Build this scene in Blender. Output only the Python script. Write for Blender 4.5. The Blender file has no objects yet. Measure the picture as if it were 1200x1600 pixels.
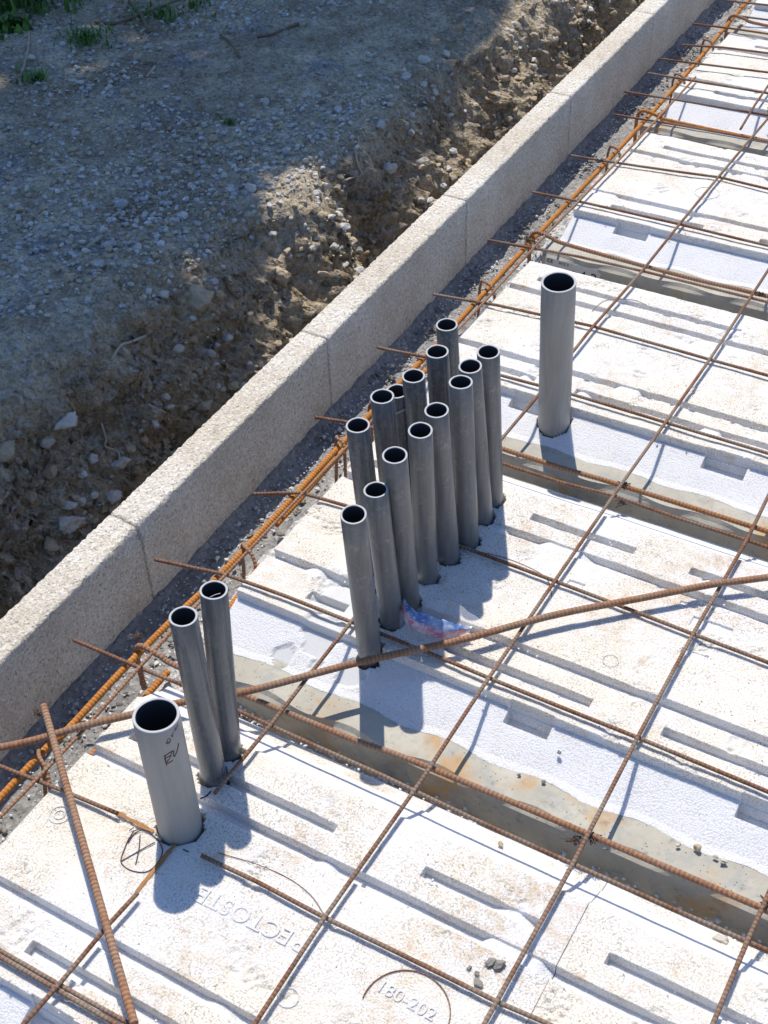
import bpy, bmesh, math, random
import numpy as np
from mathutils import Vector, Matrix, noise
random.seed(7); np.random.seed(7)
SC = bpy.context.scene
# ------------------------------------------------------------ camera
R = np.array([[0.8653986332925394, 0.5000777878232703, -0.03173974828490933],
              [0.3066910663914738, -0.5786999841568526, -0.7556764651440889],
              [-0.396264806828984, 0.6442270829937552, -0.654175563901729]])
F = 2083.25
CP = np.array([0.88854929, -1.0342213, 1.26541701])
cam = bpy.data.cameras.new('camera'); co = bpy.data.objects.new('camera', cam)
SC.collection.objects.link(co)
cam.sensor_fit = 'HORIZONTAL'; cam.sensor_width = 36.0; cam.lens = 36.0 * F / 1200.0
cam.clip_start = 0.05; cam.clip_end = 500
m = Matrix.Identity(4)
for r in range(3):
    m[r][0] = R[0][r]; m[r][1] = -R[1][r]; m[r][2] = -R[2][r]; m[r][3] = CP[r]
co.matrix_world = m
SC.camera = co
# ------------------------------------------------------------ light
SUN = Vector((-0.283, 0.412, 1.0)).normalized()
w = bpy.data.worlds.new('World'); SC.world = w; w.use_nodes = True
nt = w.node_tree; bg = nt.nodes['Background']
sky = nt.nodes.new('ShaderNodeTexSky'); sky.sky_type = 'NISHITA'; sky.sun_disc = False
sky.sun_elevation = math.asin(SUN.z); sky.sun_rotation = math.atan2(SUN.x, SUN.y)
sky.air_density = 1.0; sky.dust_density = 0.6; sky.ozone_density = 1.5
mx = nt.nodes.new('ShaderNodeMix'); mx.data_type = 'RGBA'; mx.blend_type = 'MULTIPLY'; mx.inputs[0].default_value = 1.0; mx.inputs[7].default_value = (0.80, 0.97, 1.20, 1)
nt.links.new(sky.outputs[0], mx.inputs[6]); nt.links.new(mx.outputs[2], bg.inputs[0]); bg.inputs[1].default_value = 0.125
sl = bpy.data.lights.new('sun', 'SUN'); sl.energy = 4.6; sl.angle = math.radians(0.53); sl.color = (1.0, 0.93, 0.82)
so = bpy.data.objects.new('sun', sl); SC.collection.objects.link(so)
so.rotation_euler = SUN.to_track_quat('Z', 'Y').to_euler(); so.location = (-2, 3, 6)
vs = SC.view_settings; vs.view_transform = 'Standard'; vs.look = 'None'; vs.exposure = 0.06; vs.gamma = 1.0; vs.use_curve_mapping = False
SC.cycles.max_bounces = 8; SC.cycles.diffuse_bounces = 4; SC.cycles.transparent_max_bounces = 12
# ------------------------------------------------------------ helpers
COL = SC.collection
def at(u, v, z=0.0):
    d = R.T @ np.array([(u - 600) / F, (v - 800) / F, 1.0])
    p = CP + d * ((z - CP[2]) / d[2]); return (float(p[0]), float(p[1]), float(z))
def link(o, parent=None):
    COL.objects.link(o)
    if parent is not None: o.parent = parent
    return o
def tag(o, label=None, cat=None, group=None, kind=None):
    if label: o['label'] = label
    if cat: o['category'] = cat
    if group: o['group'] = group
    if kind: o['kind'] = kind
    return o
def empty(name, loc=(0, 0, 0)):
    o = bpy.data.objects.new(name, None); o.empty_display_size = 0.02; o.location = loc; return link(o)
class MB:
    def __init__(s): s.v = []; s.f = []; s.uv = []; s.mi = []
    def add(s, vs, fs, uvs=None, mi=0):
        n = len(s.v); s.v += [tuple(p) for p in vs]
        s.f += [tuple(i + n for i in f) for f in fs]
        s.mi += [mi] * len(fs)
        if uvs is None: uvs = [(0, 0)] * len(vs)
        s.uv += list(uvs)
        return s
    def build(s, name, mats, parent=None, smooth=True, origin=None):
        me = bpy.data.meshes.new(name)
        vs_ = s.v
        if origin is not None:
            vs_ = [(p[0] - origin[0], p[1] - origin[1], p[2] - origin[2]) for p in s.v]
        me.from_pydata(vs_, [], s.f)
        if not isinstance(mats, (list, tuple)): mats = [mats]
        for mm in mats: me.materials.append(mm)
        me.polygons.foreach_set('material_index', s.mi)
        me.polygons.foreach_set('use_smooth', [smooth] * len(s.f))
        ul = me.uv_layers.new(name='UVMap')
        li = np.zeros(len(me.loops), dtype=np.int32); me.loops.foreach_get('vertex_index', li)
        ul.data.foreach_set('uv', np.array(s.uv, dtype=np.float32)[li].ravel())
        me.update()
        o = bpy.data.objects.new(name, me)
        if origin is not None: o.location = origin
        return link(o, parent)
def resample(pts, step):
    P = [Vector(p) for p in pts]; out = [P[0]]
    for a, b in zip(P, P[1:]):
        n = max(1, int((b - a).length / step))
        out += [a.lerp(b, (i + 1) / n) for i in range(n)]
    return out
def smooth_path(pts, sub=6):
    P = [Vector(p) for p in pts]
    if len(P) < 3: return P
    out = []
    Q = [P[0] * 2 - P[1]] + P + [P[-1] * 2 - P[-2]]
    for i in range(1, len(Q) - 2):
        a, b, c, d = Q[i - 1:i + 3]
        for k in range(sub):
            t = k / sub
            out.append(0.5 * ((2 * b) + (c - a) * t + (2 * a - 5 * b + 4 * c - d) * t * t + (3 * b - a - 3 * c + d) * t ** 3))
    out.append(P[-1]); return out
def tube(mb, pts, r, n=8, caps=True, rib=0.0, pitch=0.007, mi=0, wob=0.0):
    """a bar along a path; rib > 0 raises slanted ribs"""
    P = [Vector(p) for p in pts]
    if rib > 0: P = resample(P, pitch / 4)
    N = len(P); T = []
    for i in range(N):
        T.append((P[min(i + 1, N - 1)] - P[max(i - 1, 0)]).normalized())
    up = Vector((0, 0, 1))
    if abs(T[0].dot(up)) > 0.95: up = Vector((1, 0, 0))
    a = T[0].cross(up).normalized()
    vs_, uv, fs = [], [], []; L = 0.0
    for i in range(N):
        if i: L += (P[i] - P[i - 1]).length
        a = (a - T[i] * a.dot(T[i])).normalized(); b = T[i].cross(a)
        for k in range(n):
            an = 2 * math.pi * k / n
            rr = r
            if rib > 0:
                s = (L / pitch + math.sin(an) * 0.35) % 1.0
                side = abs(math.cos(an))
                rr = r + (rib if s < 0.4 else 0.0) * min(1.0, 2.2 * (1 - side) + 0.25)
                if side > 0.97: rr = r + rib * 0.8
            if wob: rr *= 1 + wob * noise.noise(P[i] * 300 + Vector((k, 0, 0)))
            vs_.append(P[i] + (a * math.cos(an) + b * math.sin(an)) * rr); uv.append((k / n, L))
    for i in range(N - 1):
        for k in range(n):
            k2 = (k + 1) % n
            fs.append((i * n + k, i * n + k2, (i + 1) * n + k2, (i + 1) * n + k))
    if caps:
        fs.append(tuple(range(n - 1, -1, -1))); fs.append(tuple((N - 1) * n + k for k in range(n)))
    mb.add(vs_, fs, uv, mi); return mb
# ------------------------------------------------------------ node helpers
class NT:
    def __init__(s, name):
        s.m = bpy.data.materials.new(name); s.m.use_nodes = True
        s.t = s.m.node_tree; s.b = s.t.nodes['Principled BSDF']
    def n(s, typ, **kw):
        o = s.t.nodes.new('ShaderNode' + typ)
        for k, v_ in kw.items(): setattr(o, k, v_)
        return o
    def l(s, a, b): s.t.links.new(a, b)
    def obj(s, scale=(1, 1, 1)):
        tc = s.n('TexCoord'); mp = s.n('Mapping'); mp.inputs['Scale'].default_value = scale
        s.l(tc.outputs['Object'], mp.inputs[0]); return mp.outputs[0]
    def noise(s, vec, scale, detail=4, rough=0.55, dist=0.0):
        o = s.n('TexNoise'); o.inputs['Scale'].default_value = scale; o.inputs['Detail'].default_value = detail
        o.inputs['Roughness'].default_value = rough; o.inputs['Distortion'].default_value = dist
        s.l(vec, o.inputs['Vector']); return o.outputs['Fac']
    def vor(s, vec, scale, feat='F1', out='Distance', rnd=1.0):
        o = s.n('TexVoronoi'); o.feature = feat; o.inputs['Scale'].default_value = scale
        o.inputs['Randomness'].default_value = rnd
        s.l(vec, o.inputs['Vector']); return o.outputs[out]
    def ramp(s, fac, stops):
        o = s.n('ValToRGB'); e = o.color_ramp.elements
        while len(e) < len(stops): e.new(0.5)
        for el, (p, c) in zip(e, stops):
            el.position = p; el.color = (*c, 1) if len(c) == 3 else c
        s.l(fac, o.inputs[0]); return o.outputs[0]
    def rng(s, fac, a, b, c=0.0, d=1.0):
        o = s.n('MapRange'); o.inputs[1].default_value = a; o.inputs[2].default_value = b
        o.inputs[3].default_value = c; o.inputs[4].default_value = d; s.l(fac, o.inputs[0]); return o.outputs[0]
    def math(s, op, a, b=None):
        o = s.n('Math', operation=op)
        for i, x in enumerate((a, b)):
            if x is None: continue
            if isinstance(x, (int, float)): o.inputs[i].default_value = x
            else: s.l(x, o.inputs[i])
        return o.outputs[0]
    def mix(s, fac, a, b):
        o = s.n('Mix', data_type='RGBA')
        for x, i in ((fac, 0), (a, 6), (b, 7)):
            if isinstance(x, (int, float)): o.inputs[i].default_value = x
            elif isinstance(x, tuple): o.inputs[i].default_value = (*x, 1)
            else: s.l(x, o.inputs[i])
        return o.outputs[2]
    def bump(s, h, dist, strength=1.0, prev=None):
        o = s.n('Bump'); o.inputs['Distance'].default_value = dist; o.inputs['Strength'].default_value = strength
        s.l(h, o.inputs['Height'])
        if prev is not None: s.l(prev, o.inputs['Normal'])
        return o.outputs[0]
    def done(s, col=None, rough=0.8, nor=None, spec=0.3):
        if col is not None:
            if isinstance(col, tuple): s.b.inputs['Base Color'].default_value = (*col, 1)
            else: s.l(col, s.b.inputs['Base Color'])
        if isinstance(rough, (int, float)): s.b.inputs['Roughness'].default_value = rough
        else: s.l(rough, s.b.inputs['Roughness'])
        s.b.inputs['Specular IOR Level'].default_value = spec
        if nor is not None: s.l(nor, s.b.inputs['Normal'])
        return s.m
def m_eps():
    t = NT('expanded_polystyrene'); v = t.obj()
    at_ = t.n('Attribute'); at_.attribute_name = 'melt'; melt = at_.outputs['Fac']
    a2 = t.n('Attribute'); a2.attribute_name = 'top'; top = a2.outputs['Fac']
    bead = t.vor(v, 420.0, 'DISTANCE_TO_EDGE'); bd = t.rng(bead, 0.0, 0.16)
    f1 = t.vor(v, 400.0, 'F1', rnd=0.8)
    big = t.noise(v, 7.0, 6, 0.62); fine = t.noise(v, 60.0, 5, 0.7)
    dust = t.math('MULTIPLY', t.rng(big, 0.42, 0.60), t.rng(fine, 0.38, 0.62))
    dust = t.math('MULTIPLY', dust, t.rng(top, 0.0, 1.0, 0.10, 1.0))
    c = t.mix(t.math('MULTIPLY', dust, 0.85), (0.755, 0.765, 0.785), (0.56, 0.41, 0.25))
    film = t.math('MULTIPLY', t.rng(t.noise(v, 5.0, 6, 0.65), 0.34, 0.60), t.rng(top, 0, 1, 0.04, 0.85))
    c = t.mix(film, c, (0.765, 0.72, 0.63))
    # darker tone in the creases between beads
    cre = t.math('MULTIPLY', t.rng(f1, 0.57, 0.70), t.rng(t.noise(v, 14.0, 4, 0.7), 0.25, 0.60))
    cre = t.math('MULTIPLY', cre, t.rng(top, 0.0, 1.0, 0.38, 0.78))
    c = t.mix(cre, c, (0.38, 0.34, 0.29))
    # rust drips and pale mud
    rs = t.math('MULTIPLY', t.rng(t.noise(v, 16.0, 5, 0.7), 0.59, 0.70), t.rng(fine, 0.42, 0.6))
    c = t.mix(t.math('MULTIPLY', t.math('MULTIPLY', rs, 0.7), t.rng(top, 0, 1, 0.35, 1.0)), c, (0.55, 0.33, 0.16))
    sp = t.vor(v, 95.0, 'F1'); sc = t.noise(v, 9.0, 3, 0.6)
    spk = t.math('MULTIPLY', t.rng(sp, 0.10, 0.05, 0.0, 1.0), t.rng(sc, 0.44, 0.6, 0.0, 0.9))
    c = t.mix(spk, c, (0.16, 0.14, 0.12))
    c = t.mix(t.math('MULTIPLY', melt, 0.75), c, (0.60, 0.61, 0.61))
    h = t.math('MULTIPLY', t.rng(f1, 0.1, 0.7, 1.0, 0.0), t.rng(melt, 0, 1, 1.0, 0.1))
    nb = t.bump(h, 0.0010, 0.75)
    nb = t.bump(t.noise(v, 180.0, 4, 0.7), 0.0008, 0.3, nb)
    nb = t.bump(t.math('MULTIPLY', t.noise(v, 38.0, 6, 0.72), t.rng(top, 0, 1, 0.15, 1.0)), 0.0030, 0.45, nb)
    m_ = t.done(c, 0.75, nb, 0.2)
    t.b.inputs['Subsurface Weight'].default_value = 0.6; t.b.inputs['Subsurface Radius'].default_value = (1, 1, 1); t.b.inputs['Subsurface Scale'].default_value = 0.008
    return m_
def m_pit(name, c0, c1, dark, vs1=330.0, deep=0.0014):
    t = NT(name); v = t.obj()
    g = t.vor(v, vs1, 'F1'); g2 = t.vor(v, vs1 * 0.42, 'F1'); nn = t.noise(v, vs1 * .7, 5, 0.75); n2 = t.noise(v, 9.0, 5, 0.6)
    c = t.mix(t.rng(n2, 0.35, 0.65), c0, c1)
    col = t.vor(v, vs1, 'F1', 'Color'); sep = t.n('SeparateColor'); t.l(col, sep.inputs[0])
    c = t.mix(t.rng(sep.outputs[0], 0.0, 1.0, 0.0, 0.55), c, tuple(x * 0.55 for x in c0))
    c = t.mix(t.rng(sep.outputs[1], 0.8, 1.0, 0.0, 0.5), c, tuple(min(.9, x * 1.25) for x in c1))
    pit = t.rng(nn, 0.36, 0.45, 0.85, 0.0)
    c = t.mix(pit, c, dark)
    nb = t.bump(g, deep, 0.7); nb = t.bump(nn, deep * 1.6, 0.9, nb); nb = t.bump(g2, deep * 1.2, 0.5, nb)
    return t.done(c, 0.92, nb, 0.2)
def m_joist():
    t = NT('precast_concrete'); v = t.obj()
    n1 = t.noise(v, 14.0, 6, 0.65); n2 = t.noise(v, 90.0, 5, 0.7); n3 = t.noise(v, 11.0, 4, 0.6, 0.6)
    c = t.mix(t.rng(n1, 0.3, 0.7), (0.36, 0.34, 0.285), (0.50, 0.47, 0.395))
    c = t.mix(t.rng(n3, 0.56, 0.68, 0.0, 0.8), c, (0.46, 0.29, 0.14)); c = t.mix(t.rng(t.noise(v, 30.0, 4, 0.7), 0.52, 0.62, 0.0, 0.5), c, (0.30, 0.32, 0.32))
    c = t.mix(t.rng(n2, 0.3, 0.42, 0.5, 0.0), c, (0.16, 0.15, 0.13))
    sp = t.vor(v, 120.0); c = t.mix(t.rng(sp, 0.10, 0.06), c, (0.08, 0.075, 0.07))
    nb = t.bump(n2, 0.0012, 0.5); nb = t.bump(t.rng(sp, 0.12, 0.05, 1.0, 0.0), 0.001, 0.8, nb)
    return t.done(c, 0.85, nb, 0.25)
def m_rust(name, a, b, c_, grey=0.0):
    t = NT(name); v = t.obj(); u = t.n('UVMap'); 
    n1 = t.noise(v, 45.0, 5, 0.7); n2 = t.noise(v, 220.0, 4, 0.7); n3 = t.noise(v, 9.0, 3, 0.6)
    c = t.mix(t.rng(n1, 0.35, 0.62), a, b); c = t.mix(t.rng(n2, 0.45, 0.7, 0.0, 0.7), c, c_)
    if grey: c = t.mix(t.rng(n3, 0.45, 0.6, 0.0, grey), c, (0.34, 0.30, 0.24))
    wv = t.n('TexWave'); wv.wave_type = 'BANDS'; wv.bands_direction = 'Y'; wv.inputs['Scale'].default_value = 58.0
    wv.inputs['Distortion'].default_value = 0.3
    mp = t.n('Mapping'); mp.inputs['Rotation'].default_value = (0, 0, 0.0); t.l(u.outputs[0], mp.inputs[0]); t.l(mp.outputs[0], wv.inputs[0])
    c = t.mix(t.math('MULTIPLY', t.rng(wv.outputs['Fac'], 0.5, 0.1), 0.35), c, tuple(x * 0.35 for x in a))
    nb = t.bump(wv.outputs['Fac'], 0.0009, 1.0); nb = t.bump(n2, 0.0006, 0.6, nb)
    return t.done(c, 0.78, nb, 0.3)
def m_pvc(name, c0, c1, rough, dirt=0.4):
    t = NT(name); v = t.obj(); vs_ = t.obj((1, 1, 0.06)); vm = t.obj((1, 1, 0.3))
    st = t.noise(vs_, 160.0, 4, 0.6); n1 = t.noise(v, 120.0, 5, 0.75); n2 = t.noise(v, 22.0, 5, 0.6); sc = t.noise(vm, 260.0, 4, 0.8)
    c = t.mix(t.rng(st, 0.35, 0.65), c0, c1)
    d = t.math('MULTIPLY', t.rng(n1, 0.50, 0.68), t.rng(n2, 0.48, 0.64))
    c = t.mix(t.math('MULTIPLY', d, dirt), c, (0.42, 0.40, 0.36))
    c = t.mix(t.math('MULTIPLY', t.rng(sc, 0.66, 0.72), 0.8 * dirt), c, (0.55, 0.54, 0.52))
    rg = t.math('ADD', t.rng(st, 0.3, 0.7, rough - 0.05, rough + 0.08), t.math('MULTIPLY', d, 0.3))
    nb = t.bump(st, 0.0008, 0.35); nb = t.bump(n1, 0.0003, 0.4, nb)
    return t.done(c, rg, nb, 0.5)
def m_plain(name, col, rough=0.8, var=0.15, scale=60.0, bump=0.0006, spec=0.3):
    t = NT(name); v = t.obj(); n1 = t.noise(v, scale, 5, 0.65); n2 = t.noise(v, scale * 0.15, 3, 0.6)
    c = t.mix(t.rng(n1, 0.3, 0.7), tuple(x * (1 - var) for x in col), tuple(min(1, x * (1 + var)) for x in col))
    c = t.mix(t.rng(n2, 0.3, 0.7, 0.0, 0.4), c, tuple(x * (1 - 2 * var) for x in col))
    return t.done(c, rough, t.bump(n1, bump, 0.7), spec)
def m_soil():
    t = NT('chalky_soil'); v = t.obj()
    n1 = t.noise(v, 2.6, 6, 0.6, 0.4); n2 = t.noise(v, 12.0, 6, 0.65); n3 = t.noise(v, 70.0, 6, 0.75); n4 = t.noise(v, 5.5, 5, 0.6, 0.6)
    c = t.mix(t.rng(n1, 0.40, 0.54), (0.42, 0.33, 0.21), (0.92, 0.80, 0.57))
    c = t.mix(t.rng(n2, 0.42, 0.62, 0.0, 0.75), c, (0.42, 0.335, 0.225))
    c = t.mix(t.rng(n4, 0.56, 0.66, 0.0, 0.9), c, (0.42, 0.42, 0.42))
    a = t.n('Attribute'); a.attribute_name = 'bank'; bk = a.outputs['Fac']
    cb = t.mix(t.rng(n2, 0.38, 0.62), (0.28, 0.21, 0.13), (0.80, 0.63, 0.40)); cb = t.mix(t.rng(n1, 0.45, 0.6, 0.0, 0.6), cb, (0.70, 0.57, 0.38))
    cb = t.mix(t.rng(t.noise(v, 26.0, 5, 0.7), 0.58, 0.68, 0.0, 0.8), cb, (0.66, 0.60, 0.50))
    c = t.mix(t.math('MULTIPLY', bk, 0.9), c, cb)
    ck = t.vor(v, 130.0, 'F1', 'Color'); sp = t.n('SeparateColor'); t.l(ck, sp.inputs[0])
    c = t.mix(t.rng(sp.outputs[0], 0.55, 1.0, 0.0, 0.65), c, (0.76, 0.72, 0.66))
    c = t.mix(t.rng(sp.outputs[1], 0.6, 1.0, 0.0, 0.45), c, (0.22, 0.185, 0.145))
    c = t.mix(t.rng(n3, 0.33, 0.45, 0.6, 0.0), c, (0.08, 0.065, 0.045))
    c = t.mix(t.rng(t.noise(v, 150.0, 5, 0.8), 0.36, 0.48, 0.55, 0.0), c, (0.14, 0.11, 0.08)); nb = t.bump(n3, 0.014, 1.0); nb = t.bump(t.vor(v, 75.0), 0.008, 0.8, nb); nb = t.bump(t.vor(v, 150.0), 0.003, 0.8, nb); nb = t.bump(t.noise(v, 260.0, 3, .7), 0.002, 0.6, nb)
    return t.done(c, 0.95, nb, 0.15)
EPS = m_eps()
BLOCK = m_pit('woodchip_concrete', (0.70, 0.62, 0.50), (0.86, 0.80, 0.70), (0.20, 0.165, 0.125), 300.0, 0.0020)
MORTAR = m_pit('rough_mortar', (0.25, 0.245, 0.24), (0.42, 0.41, 0.395), (0.10, 0.095, 0.09), 170.0, 0.003)
MORTAR_LIT = m_pit('sunlit_mortar', (0.66, 0.655, 0.64), (0.85, 0.84, 0.82), (0.20, 0.195, 0.19), 190.0, 0.004)  # paler mortar copy: sunlight on the bed painted in as colour
JOIST = m_joist()
RUST = m_rust('rusted_mesh_steel', (0.20, 0.09, 0.05), (0.30, 0.16, 0.095), (0.09, 0.05, 0.035), 0.5)
RUSTO = m_rust('orange_rusted_steel', (0.62, 0.25, 0.045), (0.50, 0.19, 0.04), (0.28, 0.10, 0.035), 0.0)
RUSTB = m_rust('brown_rusted_steel', (0.32, 0.155, 0.08), (0.40, 0.215, 0.12), (0.18, 0.085, 0.05), 0.3)
RUSTM = m_rust('middle_rusted_steel', (0.42, 0.18, 0.06), (0.34, 0.17, 0.085), (0.20, 0.085, 0.045), 0.2)
TIE = m_plain('dark_tie_wire', (0.10, 0.065, 0.045), 0.6)
PVC = m_pvc('dark_grey_pvc', (0.135, 0.135, 0.132), (0.185, 0.185, 0.18), 0.33, 0.6)
PVC2 = m_pvc('glossy_dark_pvc', (0.095, 0.10, 0.108), (0.16, 0.163, 0.168), 0.25, 0.35)
PVCL = m_pvc('light_grey_pvc', (0.30, 0.29, 0.268), (0.345, 0.333, 0.31), 0.45, 0.12)
PVCM = m_pvc('warm_grey_pvc', (0.29, 0.28, 0.255), (0.34, 0.33, 0.30), 0.42, 0.25)
RIM = m_plain('sawn_pvc_edge', (0.47, 0.475, 0.48), 0.6, 0.06)
BORE = m_plain('pipe_bore', (0.035, 0.038, 0.045), 0.5, 0.1)
SOIL = m_soil()
STONE = m_plain('limestone', (0.60, 0.56, 0.48), 0.9, 0.22, 90.0, 0.0015)
GRAV = m_pit('gravel_stone', (0.46, 0.45, 0.43), (0.72, 0.70, 0.66), (0.26, 0.24, 0.2), 120.0, 0.001)
CLOD = m_plain('dry_clod', (0.50, 0.40, 0.27), 0.95, 0.2, 120.0, 0.002)
WOOD = m_plain('dry_twig', (0.22, 0.16, 0.10), 0.85, 0.25, 200.0)
ROOT = m_plain('pale_root', (0.50, 0.43, 0.32), 0.85, 0.2, 200.0)
GRASS = m_plain('grass_blade', (0.12, 0.24, 0.05), 0.6, 0.35, 30.0)
LEAF = m_plain('blocker_leaf', (0.06, 0.11, 0.03), 0.6, 0.3, 20.0)
BARK = m_plain('blocker_bark', (0.14, 0.11, 0.08), 0.9, 0.3, 40.0, 0.004)
PAPER = m_plain('label_paper', (0.62, 0.61, 0.57), 0.7, 0.06)
INK = m_plain('black_print', (0.03, 0.03, 0.035), 0.7, 0.1)
MARK = m_plain('brown_marker', (0.10, 0.03, 0.025), 0.6, 0.1)
MARKV = m_plain('violet_marker', (0.06, 0.035, 0.06), 0.6, 0.2)
EMB = EPS
TAPE = m_plain('grey_tape', (0.36, 0.38, 0.42), 0.4, 0.1)
CRUMB = m_plain('grey_cement_crumb', (0.27, 0.255, 0.225), 0.9, 0.2, 150.0, 0.002)
STAIN = m_plain('rust_stain', (0.40, 0.20, 0.075), 0.85, 0.3, 200.0, 0.001)

# ------------------------------------------------------------ ground with the trench bank
def fb(x, y, z, H=0.9, octv=5, s=1.0):
    return noise.fractal(Vector((x * s, y * s, z * s)), H, 2.1, octv)
def crest(y):
    return -0.565 + 0.045 * fb(0.3, y, 4.1, 1.0, 3, 2.3) + 0.018 * fb(7, y, 0, 0.8, 3, 11.0) + (0.05 if 0.86 < y < 1.1 else 0) * math.sin((y - 0.86) / 0.24 * math.pi) - 0.04 * max(0, min(1, (0.35 - y) / 0.4))
def build_ground():
    ys = np.concatenate([[-60, -30, -15, -8, -5, -3.5], np.arange(-2.5, -0.4, 0.04), np.arange(-0.4, 3.2, 0.0075), np.arange(3.2, 6, 0.08), [7, 10, 16, 30, 60]])
    # u: parameter across; u<0 upper ground distance behind the crest, 0..1 bank face, >1 trench floor and beyond
    ug = -np.concatenate([[60, 30, 15, 8, 5, 3.5], np.arange(2.5, 1.5, -0.04), np.arange(1.5, 0, -0.0085)])
    ub = np.linspace(0, 1, 74)
    ut = np.array([1.12, 1.25, 1.45, 1.7, 2.0, 2.3, 2.45, 2.7, 3.0, 3.3, 3.6, 4.0])
    us = np.concatenate([ug, ub, ut]); nu = len(us); ny = len(ys)
    V = np.zeros((ny, nu, 3)); BK = np.zeros((ny, nu))
    for j, y in enumerate(ys):
        far = y < -0.45 or y > 3.25
        c = crest(y)
        wd = 0.245 + 0.045 * fb(2, y, 9, 1, 3, 3.0) + 0.05 * max(0, min(1, (0.6 - y) / 0.5))
        gen = float(np.interp(y, [0.5, 0.72, 1.08, 1.16, 1.27, 1.4], [0, 1, 1, 0.35, 0.35, 1]))
        for i, u in enumerate(us):
            if u < 0:
                x = c + u
                z = 0.012 * fb(x, y, 0, 1, 3, 1.6) + 0.010 * fb(x, y, 3, 0.8, 4, 7.0)
                if u > -1.6 and not far: z += 0.006 * fb(x, y, 5, 0.5, 4, 38.0)
                rr = max(0.0, 1 + u / 0.09); z -= 0.035 * rr * rr
                bx = 0.0
                if u > -0.25: BK[j, i] = max(0, 1 + u / 0.09)
                if u > -0.09 and not far:
                    d = 0.02 * rr * fb(x * 1.0, y, z, 0.7, 5, 13.0); z += d
                V[j, i] = (x, y, z)
            elif u <= 1:
                x = c + wd * (gen * (1 - (1 - u) ** 2.1) + (1 - gen) * u ** 0.9); z = -0.035 - 0.68 * u
                if not far:
                    k = min(1, 0.35 + u * 5)
                    d = 0.036 * fb(0.0, y, z, 0.8, 5, 7.5) + 0.034 * (0.5 - noise.voronoi(Vector((0.4, y, z * 0.8)) * 17)[0][0]) + 0.016 * (0.45 - noise.voronoi(Vector((0.9, y, z)) * 48)[0][0]) + 0.014 * fb(1, y, z, 0.4, 4, 60.0)
                    d2 = 0.012 * fb(5, y, z, 0.8, 3, 15.0)
                    V[j, i] = (x + d * k, y + d2 * k * 0.6, z + 0.45 * d * k + (0.02 * (1 - k)) * fb(x, y, z, 0.7, 4, 13.0))
                else: V[j, i] = (x, y, z)
                BK[j, i] = min(1.0, 1.0)
            else:
                t = min(1, (u - 1) / 0.7); x0 = c + wd
                if u <= 1.7: V[j, i] = (x0 + (-0.30 - x0) * t * (1 if x0 < -0.3 else 0), y, -0.72 - 0.02 * t)
                elif u <= 2.0: V[j, i] = (-0.22, y, -0.74)
                elif u <= 2.3: V[j, i] = (-0.05, y, -0.745)
                elif u <= 2.45: V[j, i] = (0.4, y, -0.745)
                elif u <= 2.7: V[j, i] = (2.55, y, -0.745)
                else:
                    X = {3.0: 3.0, 3.3: 6.0, 3.6: 20.0, 4.0: 60.0}[round(float(u), 1)]
                    V[j, i] = (X, y, -0.25)
                BK[j, i] = 1.0 if u <= 2.7 else 0.0
    idx = np.arange(ny * nu).reshape(ny, nu)
    f = np.stack([idx[:-1, :-1], idx[:-1, 1:], idx[1:, 1:], idx[1:, :-1]], -1).reshape(-1, 4)
    me = bpy.data.meshes.new('ground'); me.from_pydata(V.reshape(-1, 3).tolist(), [], f.tolist())
    me.materials.append(SOIL); me.polygons.foreach_set('use_smooth', [True] * len(f))
    a = me.attributes.new('bank', 'FLOAT', 'POINT'); a.data.foreach_set('value', BK.ravel().astype(np.float32))
    me.update(); o = link(bpy.data.objects.new('ground', me)); tag(o, kind='structure'); return V, us, ys
GV, GU, GY = build_ground()
def ground_z(x, y):
    j = int(np.argmin(np.abs(GY - y))); row = GV[j]; i = int(np.argmin(np.abs(row[:len(GU) - 12, 0] - x) )); return float(row[i, 2])
# stones -----------------------------------------------------------------
def ico(sub=1):
    bm = bmesh.new(); bmesh.ops.create_icosphere(bm, subdivisions=sub, radius=1.0)
    v = np.array([tuple(p.co) for p in bm.verts]); f = [tuple(q.index for q in p.verts) for p in bm.faces]; bm.free(); return v, f
IC1, IC2, IC3 = ico(1), ico(2), ico(4)
def rock_v(base, s, seed, rough=0.35, flat=(1, 1, 1)):
    v = base[0].copy(); rs = np.random.RandomState(seed)
    off = rs.rand(3) * 50
    # clip by a few random planes for angular faces
    for _ in range(11):
        d = rs.randn(3); d /= np.linalg.norm(d); k = 0.52 + 0.36 * rs.rand()
        pr_ = v @ d; ex = np.maximum(pr_ - k, 0); v -= ex[:, None] * d
    for i in range(len(v)):
        v[i] *= 1 + rough * 0.5 * noise.noise(Vector(v[i] * 1.7 + off)) + rough * (0.28 * noise.noise(Vector(v[i] * 4.5 + off)) + 0.16 * noise.noise(Vector(v[i] * 10 + off)))
    v = v * np.array(flat) * s
    a = rs.rand() * 6.28; c, sn = math.cos(a), math.sin(a)
    M = np.array([[c, -sn, 0], [sn, c, 0], [0, 0, 1]])
    t = rs.rand() * 0.6; M2 = np.array([[1, 0, 0], [0, math.cos(t), -math.sin(t)], [0, math.sin(t), math.cos(t)]])
    return v @ (M @ M2).T
def stone(name, loc, s, seed, mat, label, cat, group=None, flat=(1, 0.8, 0.65), rough=0.4, sub=IC3, sink=0.25):
    mb = MB(); v = rock_v(sub, s, seed, rough, flat); mb.add(v, sub[1])
    o = mb.build(name, mat, smooth=sub is not IC3 or True); o.location = (loc[0], loc[1], loc[2] + s * flat[2] * (1 - 2 * sink)); return tag(o, label, cat, group)
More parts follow.
